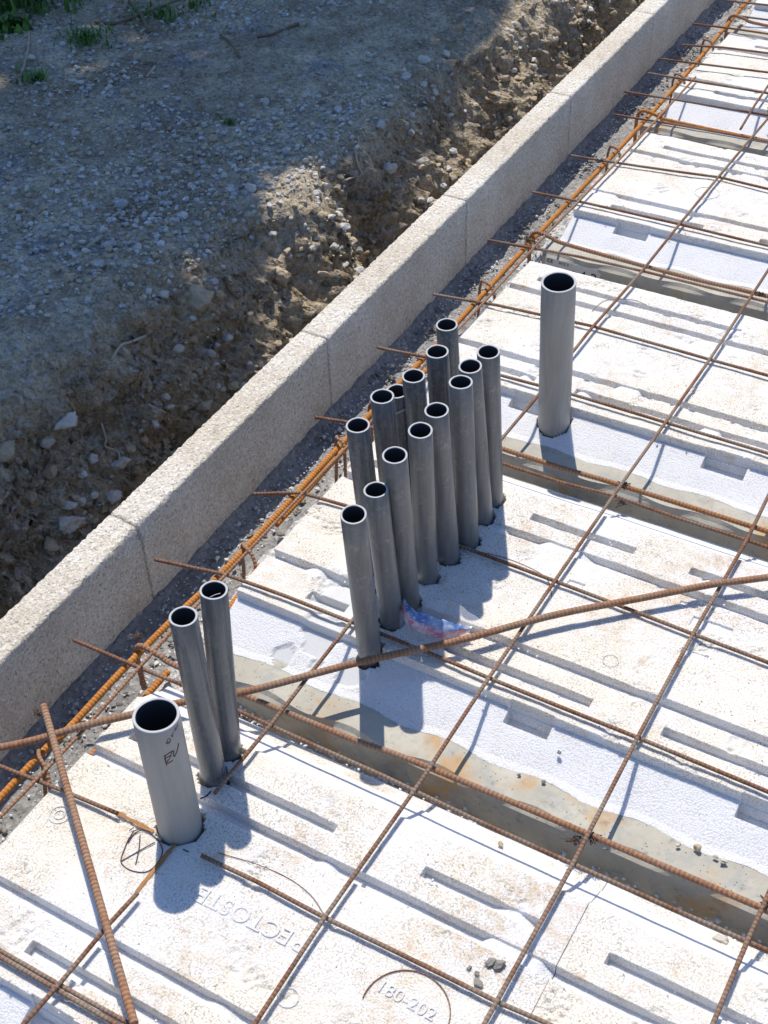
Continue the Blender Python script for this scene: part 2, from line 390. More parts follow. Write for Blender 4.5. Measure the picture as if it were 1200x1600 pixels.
def scatter(name, n, fn, mat, base=IC1, smooth=False):
    vs_ = []; fs = []; nb = len(base[0]); F0 = np.array(base[1]); lib = [rock_v(base, 1.0, 900 + k, 0.4, (1, 0.8, 0.6)) for k in range(14)]
    VV = []; FF = []
    k = 0
    for i in range(n):
        r = fn()
        if r is None: continue
        x, y, z, s = r
        a = random.random() * 6.28; c, sn = math.cos(a), math.sin(a)
        v = lib[random.randrange(14)] @ np.array([[c, sn, 0], [-sn, c, 0], [0, 0, 1]]) * s
        VV.append(v + np.array([x, y, z])); FF.append(F0 + k * nb); k += 1
    VV = np.concatenate(VV); FF = np.concatenate(FF)
    me = bpy.data.meshes.new(name); me.from_pydata(VV.tolist(), [], FF.tolist())
    mats = mat if isinstance(mat, list) else [mat]
    for q in mats: me.materials.append(q)
    mi = np.repeat(np.random.choice(len(mats), k), len(F0)); me.polygons.foreach_set('material_index', mi.astype(np.int32))
    me.polygons.foreach_set('use_smooth', [smooth] * len(FF)); me.update()
    o = link(bpy.data.objects.new(name, me)); o['kind'] = 'stuff'; return o
def gravel_fn():
    y = random.uniform(-0.3, 3.0); c = crest(y); x = c - abs(random.gauss(0, 0.42)) if random.random() < 0.6 else random.uniform(-2.1, c)
    d = noise.noise(Vector((x * 2.2, y * 2.2, 1.3)))
    if random.random() > 0.40 + 2.4 * d: return None
    s = 0.0018 + 0.0085 * random.random() ** 2.4
    if random.random() < 0.03: s *= 1.8
    return x, y, ground_z(x, y) + s * 0.25, s
g = scatter('gravel', 26000, gravel_fn, [GRAV, CLOD, GRAV, CLOD, STONE, GRAV], IC1)
tag(g, 'loose limestone gravel and small clods lying on the shaded earth', 'gravel')
def bank_fn():
    j = random.randrange(60, len(GY) - 40); i = random.randrange(len(GU) - 12 - 74, len(GU) - 12 - 22)
    p = GV[j, i]; q = noise.noise(Vector((p[1] * 5, p[2] * 4, 2.0)))
    if random.random() > 0.42 + 1.9 * q: return None
    s = 0.0025 + 0.013 * random.random() ** 2.6
    return p[0], p[1], p[2], s
g = scatter('loose_clods', 9500, bank_fn, [CLOD, STONE, CLOD, GRAV, CLOD], IC2)
tag(g, 'crumbly earth clods and pebbles sticking out of the trench bank', 'clods')
def bank_pt(u, v):
    """first hit of the camera ray on the ground mesh near the bank"""
    d = R.T @ np.array([(u - 600) / F, (v - 800) / F, 1.0])
    best = None
    P = GV[:, 60:len(GU) - 12].reshape(-1, 3) - CP; t = P @ d / (d @ d)
    q = np.linalg.norm(P - t[:, None] * d, axis=1); k = np.where(q < 0.012)[0]
    if len(k) == 0: k = np.array([int(np.argmin(q))])
    kk = k[int(np.argmin(t[k]))]; p = P[kk] + CP; return (float(p[0]), float(p[1]), float(p[2]))
for (u, v, s, mt, lab) in [
        (616, 258, 0.017, STONE, 'round pale nodule sticking out of the bank above the wall'),
        (661, 88, 0.019, STONE, 'angular white rock on the ground near the top of the bank'),
        (700, 82, 0.014, STONE, 'smaller pale rock just right of the angular white rock'),
        (579, 80, 0.014, STONE, 'white stone alone on the shaded ground below the top edge'),
        (418, 153, 0.013, STONE, 'flat pale stone in the middle of the shaded gravel'),
        (350, 267, 0.012, STONE, 'pale stone left of the flat limestone slab near the bank edge'),
        (391, 288, 0.015, STONE, 'broken pale slab at the crest just before the sunlit bank'),
        (75, 690, 0.018, STONE, 'white rounded stone bedded in the dark bank at left'),
        (110, 668, 0.026, STONE, 'long pale grey lump on the dark bank at left'),
        (12, 705, 0.028, CLOD, 'large grey clod at the left edge of the photo on the bank'),
        (85, 730, 0.018, CLOD, 'brown square clod under the white rounded stone'),
        (150, 710, 0.013, STONE, 'small bluish stone in the middle of the dark bank'),
        (112, 795, 0.015, STONE, 'tan pebble above the biggest tan boulder by the wall'),
        (115, 823, 0.024, STONE, 'biggest tan boulder just behind the concrete edge block'),
        (82, 845, 0.020, CLOD, 'brown boulder left of the tan boulder behind the wall'),
        (195, 735, 0.020, STONE, 'crusty grey lump just behind the wall joint'),
        (180, 770, 0.019, STONE, 'pale crumbling lump touching the back of the wall'),
        (448, 430, 0.026, CLOD, 'rounded sunlit clod in the lit hollow of the bank'),
        (320, 470, 0.040, CLOD, 'overhanging grey clod at the crest between shade and sun'),
        (105, 430, 0.016, CLOD, 'upright flat stone in the shaded clay at left'),
        (52, 775, 0.019, CLOD, 'brown clod deep in the shaded bank by the left edge')]:
    p = bank_pt(u, v); stone('stone', p, s, int(u * 7 + v), mt, lab, 'stone', sink=0.42, rough=0.6)
# ------------------------------------------------------------ twigs and roots
def twig(name, px, r, mat, label, cat, lift=0.004, forks=()):
    pts = [Vector(bank_pt(*p)) + Vector((0, 0, lift)) for p in px]
    mb = MB(); P = smooth_path(pts, 7); tube(mb, P, r, 7, wob=0.25)
    for fpts in forks:
        tube(mb, smooth_path([Vector(bank_pt(*p)) + Vector((0, 0, lift)) for p in fpts], 6), r * 0.6, 6, wob=0.3)
    o = mb.build(name, mat); return tag(o, label, cat)
twig('twig', [(345, 50), (358, 62), (378, 85)], 0.0035, WOOD, 'short thick brown stick lying on bare earth near the top', 'twig')
twig('twig', [(400, 52), (425, 48), (470, 32)], 0.0035, WOOD, 'brown stick pointing right below the gravel patch at top', 'twig')
twig('twig', [(145, 30), (175, 33), (210, 22), (265, 5)], 0.004, WOOD, 'long dark branch on the ground beside the tall grass', 'twig')
twig('twig', [(208, 0), (222, 20), (235, 45)], 0.005, WOOD, 'forked dry branch pointing at the dark hollow near the top', 'twig', forks=[[(222, 20), (245, 10), (285, -8)]])
twig('twig', [(36, 108), (40, 75), (44, 45)], 0.0022, ROOT, 'pale straight straw left of the small grass tuft', 'straw')
twig('twig', [(225, 116), (240, 100)], 0.003, ROOT, 'short pale splinter alone on the beige earth', 'twig')
twig('twig', [(137, 383), (155, 366)], 0.003, ROOT, 'short pale stick on gravel left of the clod crest', 'twig')
twig('root', [(178, 556), (195, 545), (210, 533), (226, 522)], 0.0026, ROOT, 'pale curled root crossing the shaded clay', 'root')
twig('root', [(152, 668), (165, 680), (172, 697), (188, 712), (195, 722)], 0.0020, ROOT, 'thin pale root hanging down the dark bank', 'root')
twig('root', [(555, 235), (562, 255), (569, 280), (552, 285), (540, 290)], 0.0024, ROOT, 'pale root rising from the right side of the lit hollow', 'root')
twig('root', [(352, 438), (365, 452), (376, 475)], 0.004, WOOD, 'dark root at the shade edge beside the overhanging clod', 'root')
# ------------------------------------------------------------ grass
def grass(px, n, h, spread, label, w_=0.003):
    c = Vector(at(px[0], px[1], 0)); mb = MB()
    for i in range(n):
        a = random.random() * 6.28; rr = abs(random.gauss(0, spread)); b = c + Vector((math.cos(a) * rr, math.sin(a) * rr, 0)); b.z = ground_z(b.x, b.y) - 0.003
        hh = h * random.uniform(0.4, 1.1); la = random.random() * 6.28; le = Vector((math.cos(la), math.sin(la), 0)) * hh * random.uniform(0.2, 0.9)
        sd = Vector((-math.sin(la), math.cos(la), 0)) * w_ * random.uniform(0.6, 1.4)
        vv = []; 
        for k in range(5):
            t = k / 4; p = b + Vector((0, 0, hh * (t - 0.35 * t * t * random.uniform(0.8, 1.2)))) + le * t * t
            ww = (1 - t) ** 0.7; vv += [p - sd * ww, p + sd * ww]
        mb.add(vv, [(2 * k, 2 * k + 1, 2 * k + 3, 2 * k + 2) for k in range(4)])
    o = mb.build('grass_tuft', GRASS, origin=(c.x, c.y, 0)); return tag(o, label, 'grass', 'grass tufts on the bare ground')
grass((15, 0), 700, 0.14, 0.10, 'largest green tuft with long blades filling the top left corner', 0.004)
grass((150, -20), 260, 0.09, 0.08, 'dark green tuft along the top edge beside the corner grass')
grass((12, 45), 120, 0.06, 0.03, 'broad leaved green clump at the left edge under the tall grass', 0.010)
grass((135, 62), 150, 0.05, 0.035, 'small tuft with dry blades between the branch and the bare earth')
grass((52, 122), 90, 0.04, 0.025, 'tiny sparse tuft lowest on the left side of the ground')
grass((250, 20), 80, 0.05, 0.04, 'sparse tuft beside the forked dry branch')
grass((358, 190), 26, 0.03, 0.012, 'few green blades among the gravel stones')
grass((305, 5), 60, 0.04, 0.03, 'short dark tuft at the top edge right of the branches')
# ------------------------------------------------------------ mortar bed and footing wall
def inner_x(y): return -0.160 - 0.026 * y
def build_bed():
    ys = np.arange(-1.6, 3.4, 0.008); xs = np.concatenate([np.arange(-0.30, -0.16, 0.02), np.arange(-0.16, 0.05, 0.007), [0.06, 0.08, 0.1]])
    V = []; 
    for y in ys:
        ix = inner_x(y)
        for x in xs:
            X = x + (ix + 0.16)
            z = -0.140 + 0.004 * fb(X, y, 1, 0.9, 3, 8) 
            rough = min(1, max(0, (x + 0.085) / 0.05))
            z += rough * (0.018 + 0.017 * fb(X, y, 2, 0.5, 5, 26) + 0.008 * (0.4 - noise.voronoi(Vector((X, y, 0)) * 60)[0][0]))
            z += 0.004 * (1 - rough) * fb(X, y, 7, 0.5, 4, 34) + 0.02 * math.exp(-((x + 0.165) / 0.012) ** 2)
            V.append((X, y, z))
    nx = len(xs); ny = len(ys); idx = np.arange(nx * ny).reshape(ny, nx)
    f = np.stack([idx[:-1, :-1], idx[:-1, 1:], idx[1:, 1:], idx[1:, :-1]], -1).reshape(-1, 4).tolist()
    # footing wall below, down to the trench floor
    n0 = len(V)
    for y in (ys[0], ys[-1]):
        ix = inner_x(y) + 0.16
        V += [(ix - 0.30 + 0.086, y, -0.1425), (ix - 0.30 + 0.086, y, -0.76), (ix + 0.1, y, -0.76), (ix + 0.1, y, -0.1425)]
    f += [(n0, n0 + 1, n0 + 5, n0 + 4), (n0 + 2, n0 + 3, n0 + 7, n0 + 6), (n0, n0 + 3, n0 + 2, n0 + 1), (n0 + 4, n0 + 5, n0 + 6, n0 + 7)]
    V = [(x if x > inner_x(y) - 0.056 else inner_x(y) - 0.056, y, z) for (x, y, z) in V]
    me = bpy.data.meshes.new('foundation_wall'); me.from_pydata(V, [], f); me.materials.append(MORTAR); me.materials.append(MORTAR_LIT)
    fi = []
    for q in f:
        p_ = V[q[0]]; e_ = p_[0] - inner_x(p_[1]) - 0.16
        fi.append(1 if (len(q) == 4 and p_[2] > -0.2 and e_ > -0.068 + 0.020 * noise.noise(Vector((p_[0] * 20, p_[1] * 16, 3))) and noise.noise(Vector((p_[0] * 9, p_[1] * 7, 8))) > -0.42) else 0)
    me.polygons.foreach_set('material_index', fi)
    me.polygons.foreach_set('use_smooth', [True] * len(f)); me.update()
    o = link(bpy.data.objects.new('foundation_wall', me)); tag(o, 'rough grey mortar bed on the foundation wall under the reinforcing bars', 'foundation wall')
build_bed()
# ------------------------------------------------------------ edge blocks
def edge_block(y0, y1, label, seed, chips=()):
    mb = bmesh.new(); TH = 0.055; z0, z1 = -0.148, 0.02; g_ = 0.0015
    L = y1 - y0 - 2 * g_; ny = int(L / 0.006); nt_ = 9; nz = 24
    ring = []
    # profile around: inner face (up), top (outward), outer face (down)
    prof = [(0, z0 + (z1 - 0.002 - z0) * k / nz) for k in range(nz)] + [(0, z1 - 0.002), (-0.0015, z1)] + [(-TH * k / nt_, z1) for k in range(1, nt_)] + [(-TH + 0.0015, z1), (-TH, z1 - 0.002)] + [(-TH, z1 - 0.002 - (z1 - 0.002 - z0) * k / 6) for k in range(1, 7)]
    V = []; n = len(prof)
    for j in range(ny + 1):
        y = y0 + g_ + L * j / ny; ix = inner_x(y)
        for (dx, z) in prof:
            e = 0.0010 * noise.noise(Vector((dx * 40 + seed, y * 90, z * 90))) + 0.0008 * noise.noise(Vector((dx * 200, y * 260 + seed, z * 260)))
            edge = 1.0 if (z > z1 - 0.004 and (dx > -0.004 or dx < -TH + 0.004)) else 0.0
            chip = 0.0
            for (cy, cr, cd) in chips:
                q = 1 - math.hypot(y - cy, (z - z1) * 1.2, ) / cr
                if q > 0 and dx > -0.03: chip = max(chip, cd * q)
            e2 = edge * 0.0018 * (0.45 + noise.noise(Vector((y * 130 + seed, dx, 0))))
            zz = z - max(0, e2) - (e if dx < -0.001 and z > z1 - 0.001 else 0) - (chip * 0.6 if z > z1 - 0.03 else 0)
            x = ix + dx + (e if dx == 0 else 0) - chip * (1 if dx > -0.01 else 0.2) + (max(0, e2) if dx < -0.04 else -max(0, e2) if edge else 0)
            V.append((x, y, zz))
    fs = [(j * n + i, j * n + i + 1, (j + 1) * n + i + 1, (j + 1) * n + i) for j in range(ny) for i in range(n - 1)]
    fs += [(j * n + n - 1, j * n, (j + 1) * n, (j + 1) * n + n - 1) for j in range(ny)]
    fs += [tuple(range(n - 1, -1, -1)), tuple(ny * n + i for i in range(n))]
    m2 = MB(); m2.add(V, fs); ym = (y0 + y1) / 2
    o = m2.build('edge_block', BLOCK, origin=(inner_x(ym) - 0.027, ym, z0), smooth=True); mb.free()
    return tag(o, label, 'concrete block', 'edge blocks forming the low wall')
EB = [-1.59, -1.06, -0.53, 0.003, 0.533, 1.07, 1.60, 2.13, 2.66, 3.19]
LB = ['low edge block outside the lower left corner', 'low edge block furthest toward the lower left', 'nearest tan edge block with rough top at the left edge of the photo',
      'tan edge block behind the two tall tubes with a crumbled corner', 'tan edge block behind the back of the tube cluster', 'tan edge block just past the cluster, before the far half of the wall',
      'fourth edge block counted from the nearest, by the loop of the far joist', 'farthest edge block at the top edge of the photo', 'edge block beyond the top edge of the photo']
for k in range(9):
    ch = []
    if k == 3: ch = [(0.01, 0.035, 0.006), (0.07, 0.02, 0.003)]
    if k == 2: ch = [(-0.006, 0.04, 0.007), (-0.05, 0.02, 0.003)]
    edge_block(EB[k], EB[k + 1], LB[k], k * 3.7, ch)

# ------------------------------------------------------------ polystyrene blocks
PIPES = []   # (x, y, r, h, kind)
def pipe_xy(base, top):
    return base
PL = [(n, Vector(b), Vector(t), r) for n, b, t, r in [
    ('P1', (0.234, -0.021, -0.012), (0.247, -0.059, 0.255), 0.0155), ('P2', (0.237, 0.034, -0.012), (0.226, 0.026, 0.221), 0.0155),
    ('P3', (0.239, 0.075, -0.012), (0.242, 0.047, 0.266), 0.0155), ('P4', (0.237, 0.131, -0.012), (0.243, 0.109, 0.262), 0.0155),
    ('P5', (0.245, 0.180, -0.012), (0.241, 0.155, 0.262), 0.0155), ('P6', (0.254, 0.222, -0.012), (0.245, 0.213, 0.270), 0.0155),
    ('P7', (0.248, 0.279, -0.012), (0.240, 0.249, 0.271), 0.0155), ('P8', (0.244, 0.320, -0.012), (0.243, 0.296, 0.266), 0.0155),
    ('S1', (0.178, -0.292, -0.012), (0.178, -0.294, 0.264), 0.0155), ('S2', (0.171, -0.252, -0.012), (0.179, -0.241, 0.258), 0.0155),
    ('B1', (0.185, -0.369, -0.010), (0.182, -0.366, 0.181), 0.0255), ('B2', (0.233, 0.563, -0.033), (0.239, 0.532, 0.244), 0.0255)]]
for nm, tp, z in (('Q1', (559, 664), 0.250), ('Q2', (597, 619), 0.262), ('Q3', (620, 611), 0.212), ('Q4', (646, 587), 0.245), ('Q5', (683, 549), 0.255), ('Q6', (698, 507), 0.230)):
    t = Vector(at(*tp, z)); b = Vector((t.x + 0.004, t.y + 0.018, -0.012)); PL.append((nm, b, t, 0.0155))
def zprof(v):
    pts = [(-0.085, -0.0480), (-0.0740, -0.0462), (-0.0185, -0.0240), (-0.0165, -0.0235), (-0.0150, -0.0095), (0.364, -0.0088), (0.372, -0.018), (0.392, -0.030), (0.400, -0.034), (0.403, -0.0395), (0.421, -0.046)]
    if v <= pts[0][0]: return pts[0][1]
    for (a, za), (b_, zb) in zip(pts, pts[1:]):
        if v <= b_: return za + (zb - za) * (v - a) / (b_ - a)
    return pts[-1][1]
def eps_block(x0, x1, yb, label, seed, seg, notches, melts=(), step=0.004, emboss=None, breaks=()):
    GR = [(0.063, 0.0785, [(x0 - 1, x1 + 1)]), (0.0200, 0.0345, seg[0]), (0.2625, 0.278, [(x0 - 1, x1 + 1)]), (0.3055, 0.3195, seg[1])]
    vl = {-0.085, -0.074, -0.0185, -0.0165, -0.0150, 0.364, 0.372, 0.392, 0.400, 0.403, 0.421}
    for a, b_, _ in GR: vl |= {a - 0.0006, a + 0.0006, b_ - 0.0007, b_ + 0.0006}
    for (a, b_, va, vb, dd) in notches: vl |= {va, va + 0.001, vb, vb - 0.001}
    base = sorted(vl); full = []
    for a, b_ in zip(base, base[1:]):
        n = max(1, int(math.ceil((b_ - a) / step))); full += [a + (b_ - a) * k / n for k in range(n)]
    full.append(base[-1]); vl = full
    gx = 0.0005
    xl = set(np.arange(x0 + gx, x1 - gx, step).tolist()) | {x0 + gx, x1 - gx}
    for g_ in GR:
        for (a, b_) in g_[2]:
            for q in (a, a + 0.001, b_, b_ - 0.001):
                if x0 + gx < q < x1 - gx: xl.add(q)
    for (a, b_, va, vb, dd) in notches:
        for q in (a, a + 0.001, b_, b_ - 0.001): xl.add(q)
    xl = sorted(xl)
    pp = [(p[1].x, p[1].y - yb, p[3]) for p in PL if x0 - 0.05 < p[1].x < x1 + 0.05 and -0.12 < p[1].y - yb < 0.5]
    V = []; ML = []; TP = []
    def depth(x, v):
        d = 0.0; tp = 1.0 if -0.0160 < v < 0.372 or v > 0.402 else 0.0
        for (a, b_, segs) in GR:
            jit = 0.0012 * noise.noise(Vector((x * 60, a * 50, seed)))
            if a + jit < v < b_ + jit * 0.5:
                for (sa, sb) in segs:
                    if sa < x < sb:
                        brk = noise.noise(Vector((x * 14, a * 90, seed * 1.7)))
                        d = 0.0135 if brk > -0.33 else 0.0135 * max(0.25, 1 - (-0.33 - brk) * 4)
                        tp = 0.0
        for (a, b_, va, vb, dd) in notches:
            if a < x < b_ and va < v < vb: d = max(d, dd); tp = 0.0
        return d, tp
    for v in vl:
        for x in xl:
            z = zprof(v); d, tp = depth(x, v); z -= d; ml = 0.0
            if v < -0.0175 or v > 0.372: z += 0.0006 * noise.noise(Vector((x * 30, v * 30, seed)))
            else: z += 0.0014 * noise.noise(Vector((x * 12, v * 12, seed))) + 0.0007 * noise.noise(Vector((x * 70, v * 70, seed)))
            if -0.0160 < v < 0.365 and d == 0:
                c_ = noise.noise(Vector((x * 22, v * 22, seed + 5)))
                if c_ > 0.30: z -= min(0.004, (c_ - 0.30) * 0.02) * (0.5 + noise.noise(Vector((x * 150, v * 150, 0))))
            for (mx, my, mr) in melts:
                q = math.hypot(x - mx, v - my) + 0.35 * mr * noise.noise(Vector((x * 55, v * 55, seed)))
                if q < mr: ml = min(1, (mr - q) / (mr * 0.12)); z -= 0.0035 * ml
            y = v
            if v < -0.0175:
                k = (-0.0175 - v) / 0.0675; y = v + k * k * (0.0036 * math.sin(2 * math.pi * (x + 0.02) / 0.130 + seed * 0.3) + 0.0022 * noise.noise(Vector((x * 45, seed, 0))) + 0.0012 * noise.noise(Vector((x * 230, seed, 0))))
            for (px, py, pr_) in pp:
                q = math.hypot(x - px, v - py); rr = pr_ + 0.0012 + 0.0030 * noise.noise(Vector((x * 190, v * 190, seed)))
                if q < rr: z = min(z, -0.075)
            V.append((x, yb + y, z)); ML.append(ml); TP.append(tp)
    nx = len(xl); nv = len(vl); idx = np.arange(nx * nv).reshape(nv, nx)
    f = np.stack([idx[:-1, :-1], idx[:-1, 1:], idx[1:, 1:], idx[1:, :-1]], -1).reshape(-1, 4).tolist()
    # skirt and underside
    per = list(idx[0, :]) + list(idx[1:, -1]) + list(idx[-1, -2::-1]) + list(idx[-2:0:-1, 0])
    n0 = len(V)
    for i in per:
        p = V[i]; V.append((p[0], p[1], -0.128)); ML.append(0); TP.append(0)
    k = len(per)
    f += [(int(per[(i + 1) % k]), int(per[i]), n0 + i, n0 + (i + 1) % k) for i in range(k)]
    f.append(tuple(n0 + i for i in range(k - 1, -1, -1)))
    me = bpy.data.meshes.new('polystyrene_block')
    og = (x0, yb, -0.128)
    me.from_pydata([(p[0] - og[0], p[1] - og[1], p[2] - og[2]) for p in V], [], f)
    me.materials.append(EPS)
    for nm, arr in (('melt', ML), ('top', TP)):
        a = me.attributes.new(nm, 'FLOAT', 'POINT'); a.data.foreach_set('value', np.array(arr, dtype=np.float32))
    me.polygons.foreach_set('use_smooth', [False] * len(f)); me.update()
    o = bpy.data.objects.new('polystyrene_block', me); o.location = og; link(o)
    return tag(o, label, 'insulation block', 'white polystyrene floor blocks')
def text_part(name, s, loc, size, rot, parent, mat, depth=0.0006, rotx=0.0, shear=0.0):
    cu = bpy.data.curves.new(name + '_curve', 'FONT'); cu.body = s; cu.size = size; cu.extrude = depth; cu.bevel_depth = 0.0; cu.space_character = 1.05; cu.align_x = 'CENTER'; cu.align_y = 'CENTER'; cu.shear = shear
    tmp = bpy.data.objects.new('tmp', cu); COL.objects.link(tmp)
    dg = bpy.context.evaluated_depsgraph_get(); me = bpy.data.meshes.new_from_object(tmp.evaluated_get(dg))
    bpy.data.objects.remove(tmp); me.materials.clear(); me.materials.append(mat)
    o = bpy.data.objects.new(name, me); link(o, parent)
    pl = parent.location if parent else Vector((0, 0, 0))
    o.location = Vector(loc) - pl; o.rotation_euler = (rotx, 0, rot); return o
S_A = ([(0.134, 0.60), (0.70, 1.15)], [(0.05, 0.345), (0.46, 0.60), (0.67, 0.90)])
b = []
bA = eps_block(0.018, 0.638, -0.6, 'polystyrene block with the wide pale tube and marker cross, nearest at lower left', 1.0, S_A,
               [(0.175, 0.232, -0.040, -0.013, 0.020)])
bA2 = eps_block(0.638, 1.258, -0.6, 'beaded polystyrene block past the seam at the bottom right corner', 2.0, ([(0.70, 1.15)], [(0.68, 0.90), (0.95, 1.2)]),
               [(0.76, 0.82, -0.040, -0.013, 0.020)])
bB = eps_block(0.018, 1.218, 0.0, 'polystyrene block that most of the tube cluster rises from', 3.0, ([(0.11, 0.17), (0.315, 0.527), (0.62, 0.9)], [(0.02, 0.26), (0.31, 0.47), (0.55, 0.80)]),
               [(0.436, 0.496, -0.036, -0.013, 0.020), (0.735, 0.80, -0.036, -0.013, 0.020), (0.412, 0.436, 0.206, 0.219, 0.003), (0.585, 0.640, 0.212, 0.232, 0.003), (0.592, 0.628, 0.160, 0.172, 0.003), (0.56, 0.585, 0.245, 0.252, 0.0025)], [(0.158, -0.020, 0.030), (0.125, -0.066, 0.017), (0.150, 0.045, 0.040), (0.222, -0.052, 0.020), (0.172, -0.060, 0.010)])
bC = eps_block(0.000, 1.20, 0.6, 'polystyrene block behind the lone wide tube', 4.0, ([(0.06, 0.17), (0.24, 0.60), (0.66, 0.9)], [(0.04, 0.42), (0.5, 0.9)]),
               [(0.150, 0.205, -0.036, -0.013, 0.020), (0.478, 0.545, -0.040, -0.013, 0.020)])
bD = eps_block(-0.010, 1.19, 1.2, 'polystyrene block beyond the joist with the white label', 5.0, ([(0.05, 0.24), (0.35, 0.6)], [(0.05, 0.3), (0.36, 0.7)]),
               [(0.082, 0.150, -0.036, -0.013, 0.020)], step=0.007)
bE = eps_block(-0.03, 1.17, 1.8, 'narrow looking polystyrene block farthest away at the top right corner', 6.0, ([(0.05, 0.2)], [(0.05, 0.3)]), [], step=0.008)
bF = eps_block(-0.04, 1.16, 2.4, 'polystyrene block beyond the top edge of the photo', 7.0, ([(0.05, 0.2)], [(0.05, 0.3)]), [], step=0.015)
bG = eps_block(0.018, 1.218, -1.2, 'polystyrene block below the bottom edge of the photo', 8.0, ([(0.05, 0.2)], [(0.05, 0.3)]), [], step=0.015)
for (xa, yb) in ((1.258, -0.6), (1.218, 0.0), (1.20, 0.6), (1.19, 1.2), (1.218, -1.2)):
    eps_block(xa, xa + 1.15, yb, 'second polystyrene block of its row, right of the photo at %s' % {-0.6: 'the lowest corner', 0.0: 'the cluster row', 0.6: 'the lone tube row', 1.2: 'the label joist', -1.2: 'the camera side'}[yb], xa * 7 + yb, ([(xa, xa + 0.3)], [(xa + .1, xa + 0.6)]), [], step=0.015)
# raised lettering cast into the blocks (reads upside down from here)
text_part('raised_lettering', 'RECTOSTE', (0.326, -0.430, -0.0096), 0.028, math.radians(181), bA, EPS, 0.0018)
text_part('raised_lettering', '180-202', (0.520, -0.432, -0.0086), 0.020, math.radians(-2), bA, EPS, 0.0010)
def ring(parent, c, r, name, mat, r2=0.0007, a0=0, a1=360, z=-0.0083):
    mb = MB(); pts = [(c[0] + r * math.cos(math.radians(a)), c[1] + r * math.sin(math.radians(a)), z) for a in np.linspace(a0, a1, 60)]
    tube(mb, pts, r2, 5); pl = parent.location
    o = mb.build(name, mat, None); o.parent = parent; o.matrix_parent_inverse = Matrix.Translation(-Vector(pl)); return o
ring(bA, (0.525, -0.443), 0.046, 'raised_ring', RUST, 0.0008, -10, 190)
ring(bA, (0.412, -0.488), 0.011, 'raised_ring', EPS)
ring(bA, (0.052, -0.425), 0.012, 'raised_ring', EPS, 0.0008)
ring(bA, (0.052, -0.425), 0.006, 'raised_ring', EPS, 0.0008)
ring(bB, (0.520, 0.105), 0.010, 'raised_ring', EPS, 0.0005)
ring(bC, (0.56, 0.73), 0.026, 'raised_ring', EPS, 0.0009)
ring(bD, (0.20, 1.36), 0.024, 'raised_ring', EPS, 0.0009)
def arc(parent, px, name):
    mb_ = MB(); tube(mb_, smooth_path([at(u, v, -0.0086) for u, v in px], 6), 0.0005, 5)
    o_ = mb_.build(name, RUST); o_.parent = parent; o_.matrix_parent_inverse = Matrix.Translation(-Vector(parent.location))
arc(bA, [(343, 1333), (400, 1350), (450, 1372), (485, 1398), (506, 1428)], 'moulded_arc')
arc(bB, [(745, 861), (790, 872), (830, 888), (855, 905), (862, 930)], 'moulded_arc')
arc(bC, [(925, 487), (945, 470), (985, 468), (1010, 476)], 'moulded_arc')
# marker cross in a circle
mb = MB(); zz = -0.0083
def mk(pts, r=0.0007):
    tube(mb, smooth_path([(p[0], p[1], zz) for p in [at(u, v, zz) for u, v in pts]], 5), r, 5)
mk([(200, 1315), (208, 1300), (217, 1296)]); mk([(202, 1308), (195, 1325), (189, 1346), (200, 1358), (218, 1363), (232, 1361), (243, 1352), (252, 1338), (253, 1325), (246, 1312), (233, 1301), (222, 1297), (210, 1303), (200, 1316)])
mk([(189, 1346), (215, 1331), (242, 1316)]); mk([(219, 1305), (217, 1328), (212, 1351)]); mk([(202, 1298), (209, 1293)])
mk([(286, 1327), (295, 1331)]); mk([(313, 1248), (322, 1244), (330, 1236)], 0.0010)
o = mb.build('marker_cross', MARKV); o.parent = bA; o.matrix_parent_inverse = Matrix.Translation(-Vector(bA.location))
# rust stains left where wires were cut
def strip(parent, px, w_, mat, name, z=-0.0078):
    m_ = MB(); P = [Vector(at(u, v, z)) for u, v in px]; P = resample(P, 0.004)
    vv = []; 
    for i, p in enumerate(P):
        t = (P[min(i + 1, len(P) - 1)] - P[max(0, i - 1)]).normalized(); s = Vector((-t.y, t.x, 0)) * w_ * (0.75 + 0.6 * noise.noise(p * 200))
        vv += [p - s, p + Vector((0, 0, 0.0004)), p + s]
    fs = []
    for i in range(len(P) - 1):
        fs += [(3 * i, 3 * i + 1, 3 * i + 4, 3 * i + 3), (3 * i + 1, 3 * i + 2, 3 * i + 5, 3 * i + 4)]
    m_.add(vv, fs); o = m_.build(name, mat); o.parent = parent; o.matrix_parent_inverse = Matrix.Translation(-Vector(parent.location)); return o
strip(bA, [(183, 1269), (210, 1284), (240, 1299)], 0.0032, STAIN, 'rust_stain')
strip(bA, [(213, 1394), (232, 1370), (256, 1340), (276, 1316)], 0.0032, STAIN, 'rust_stain')
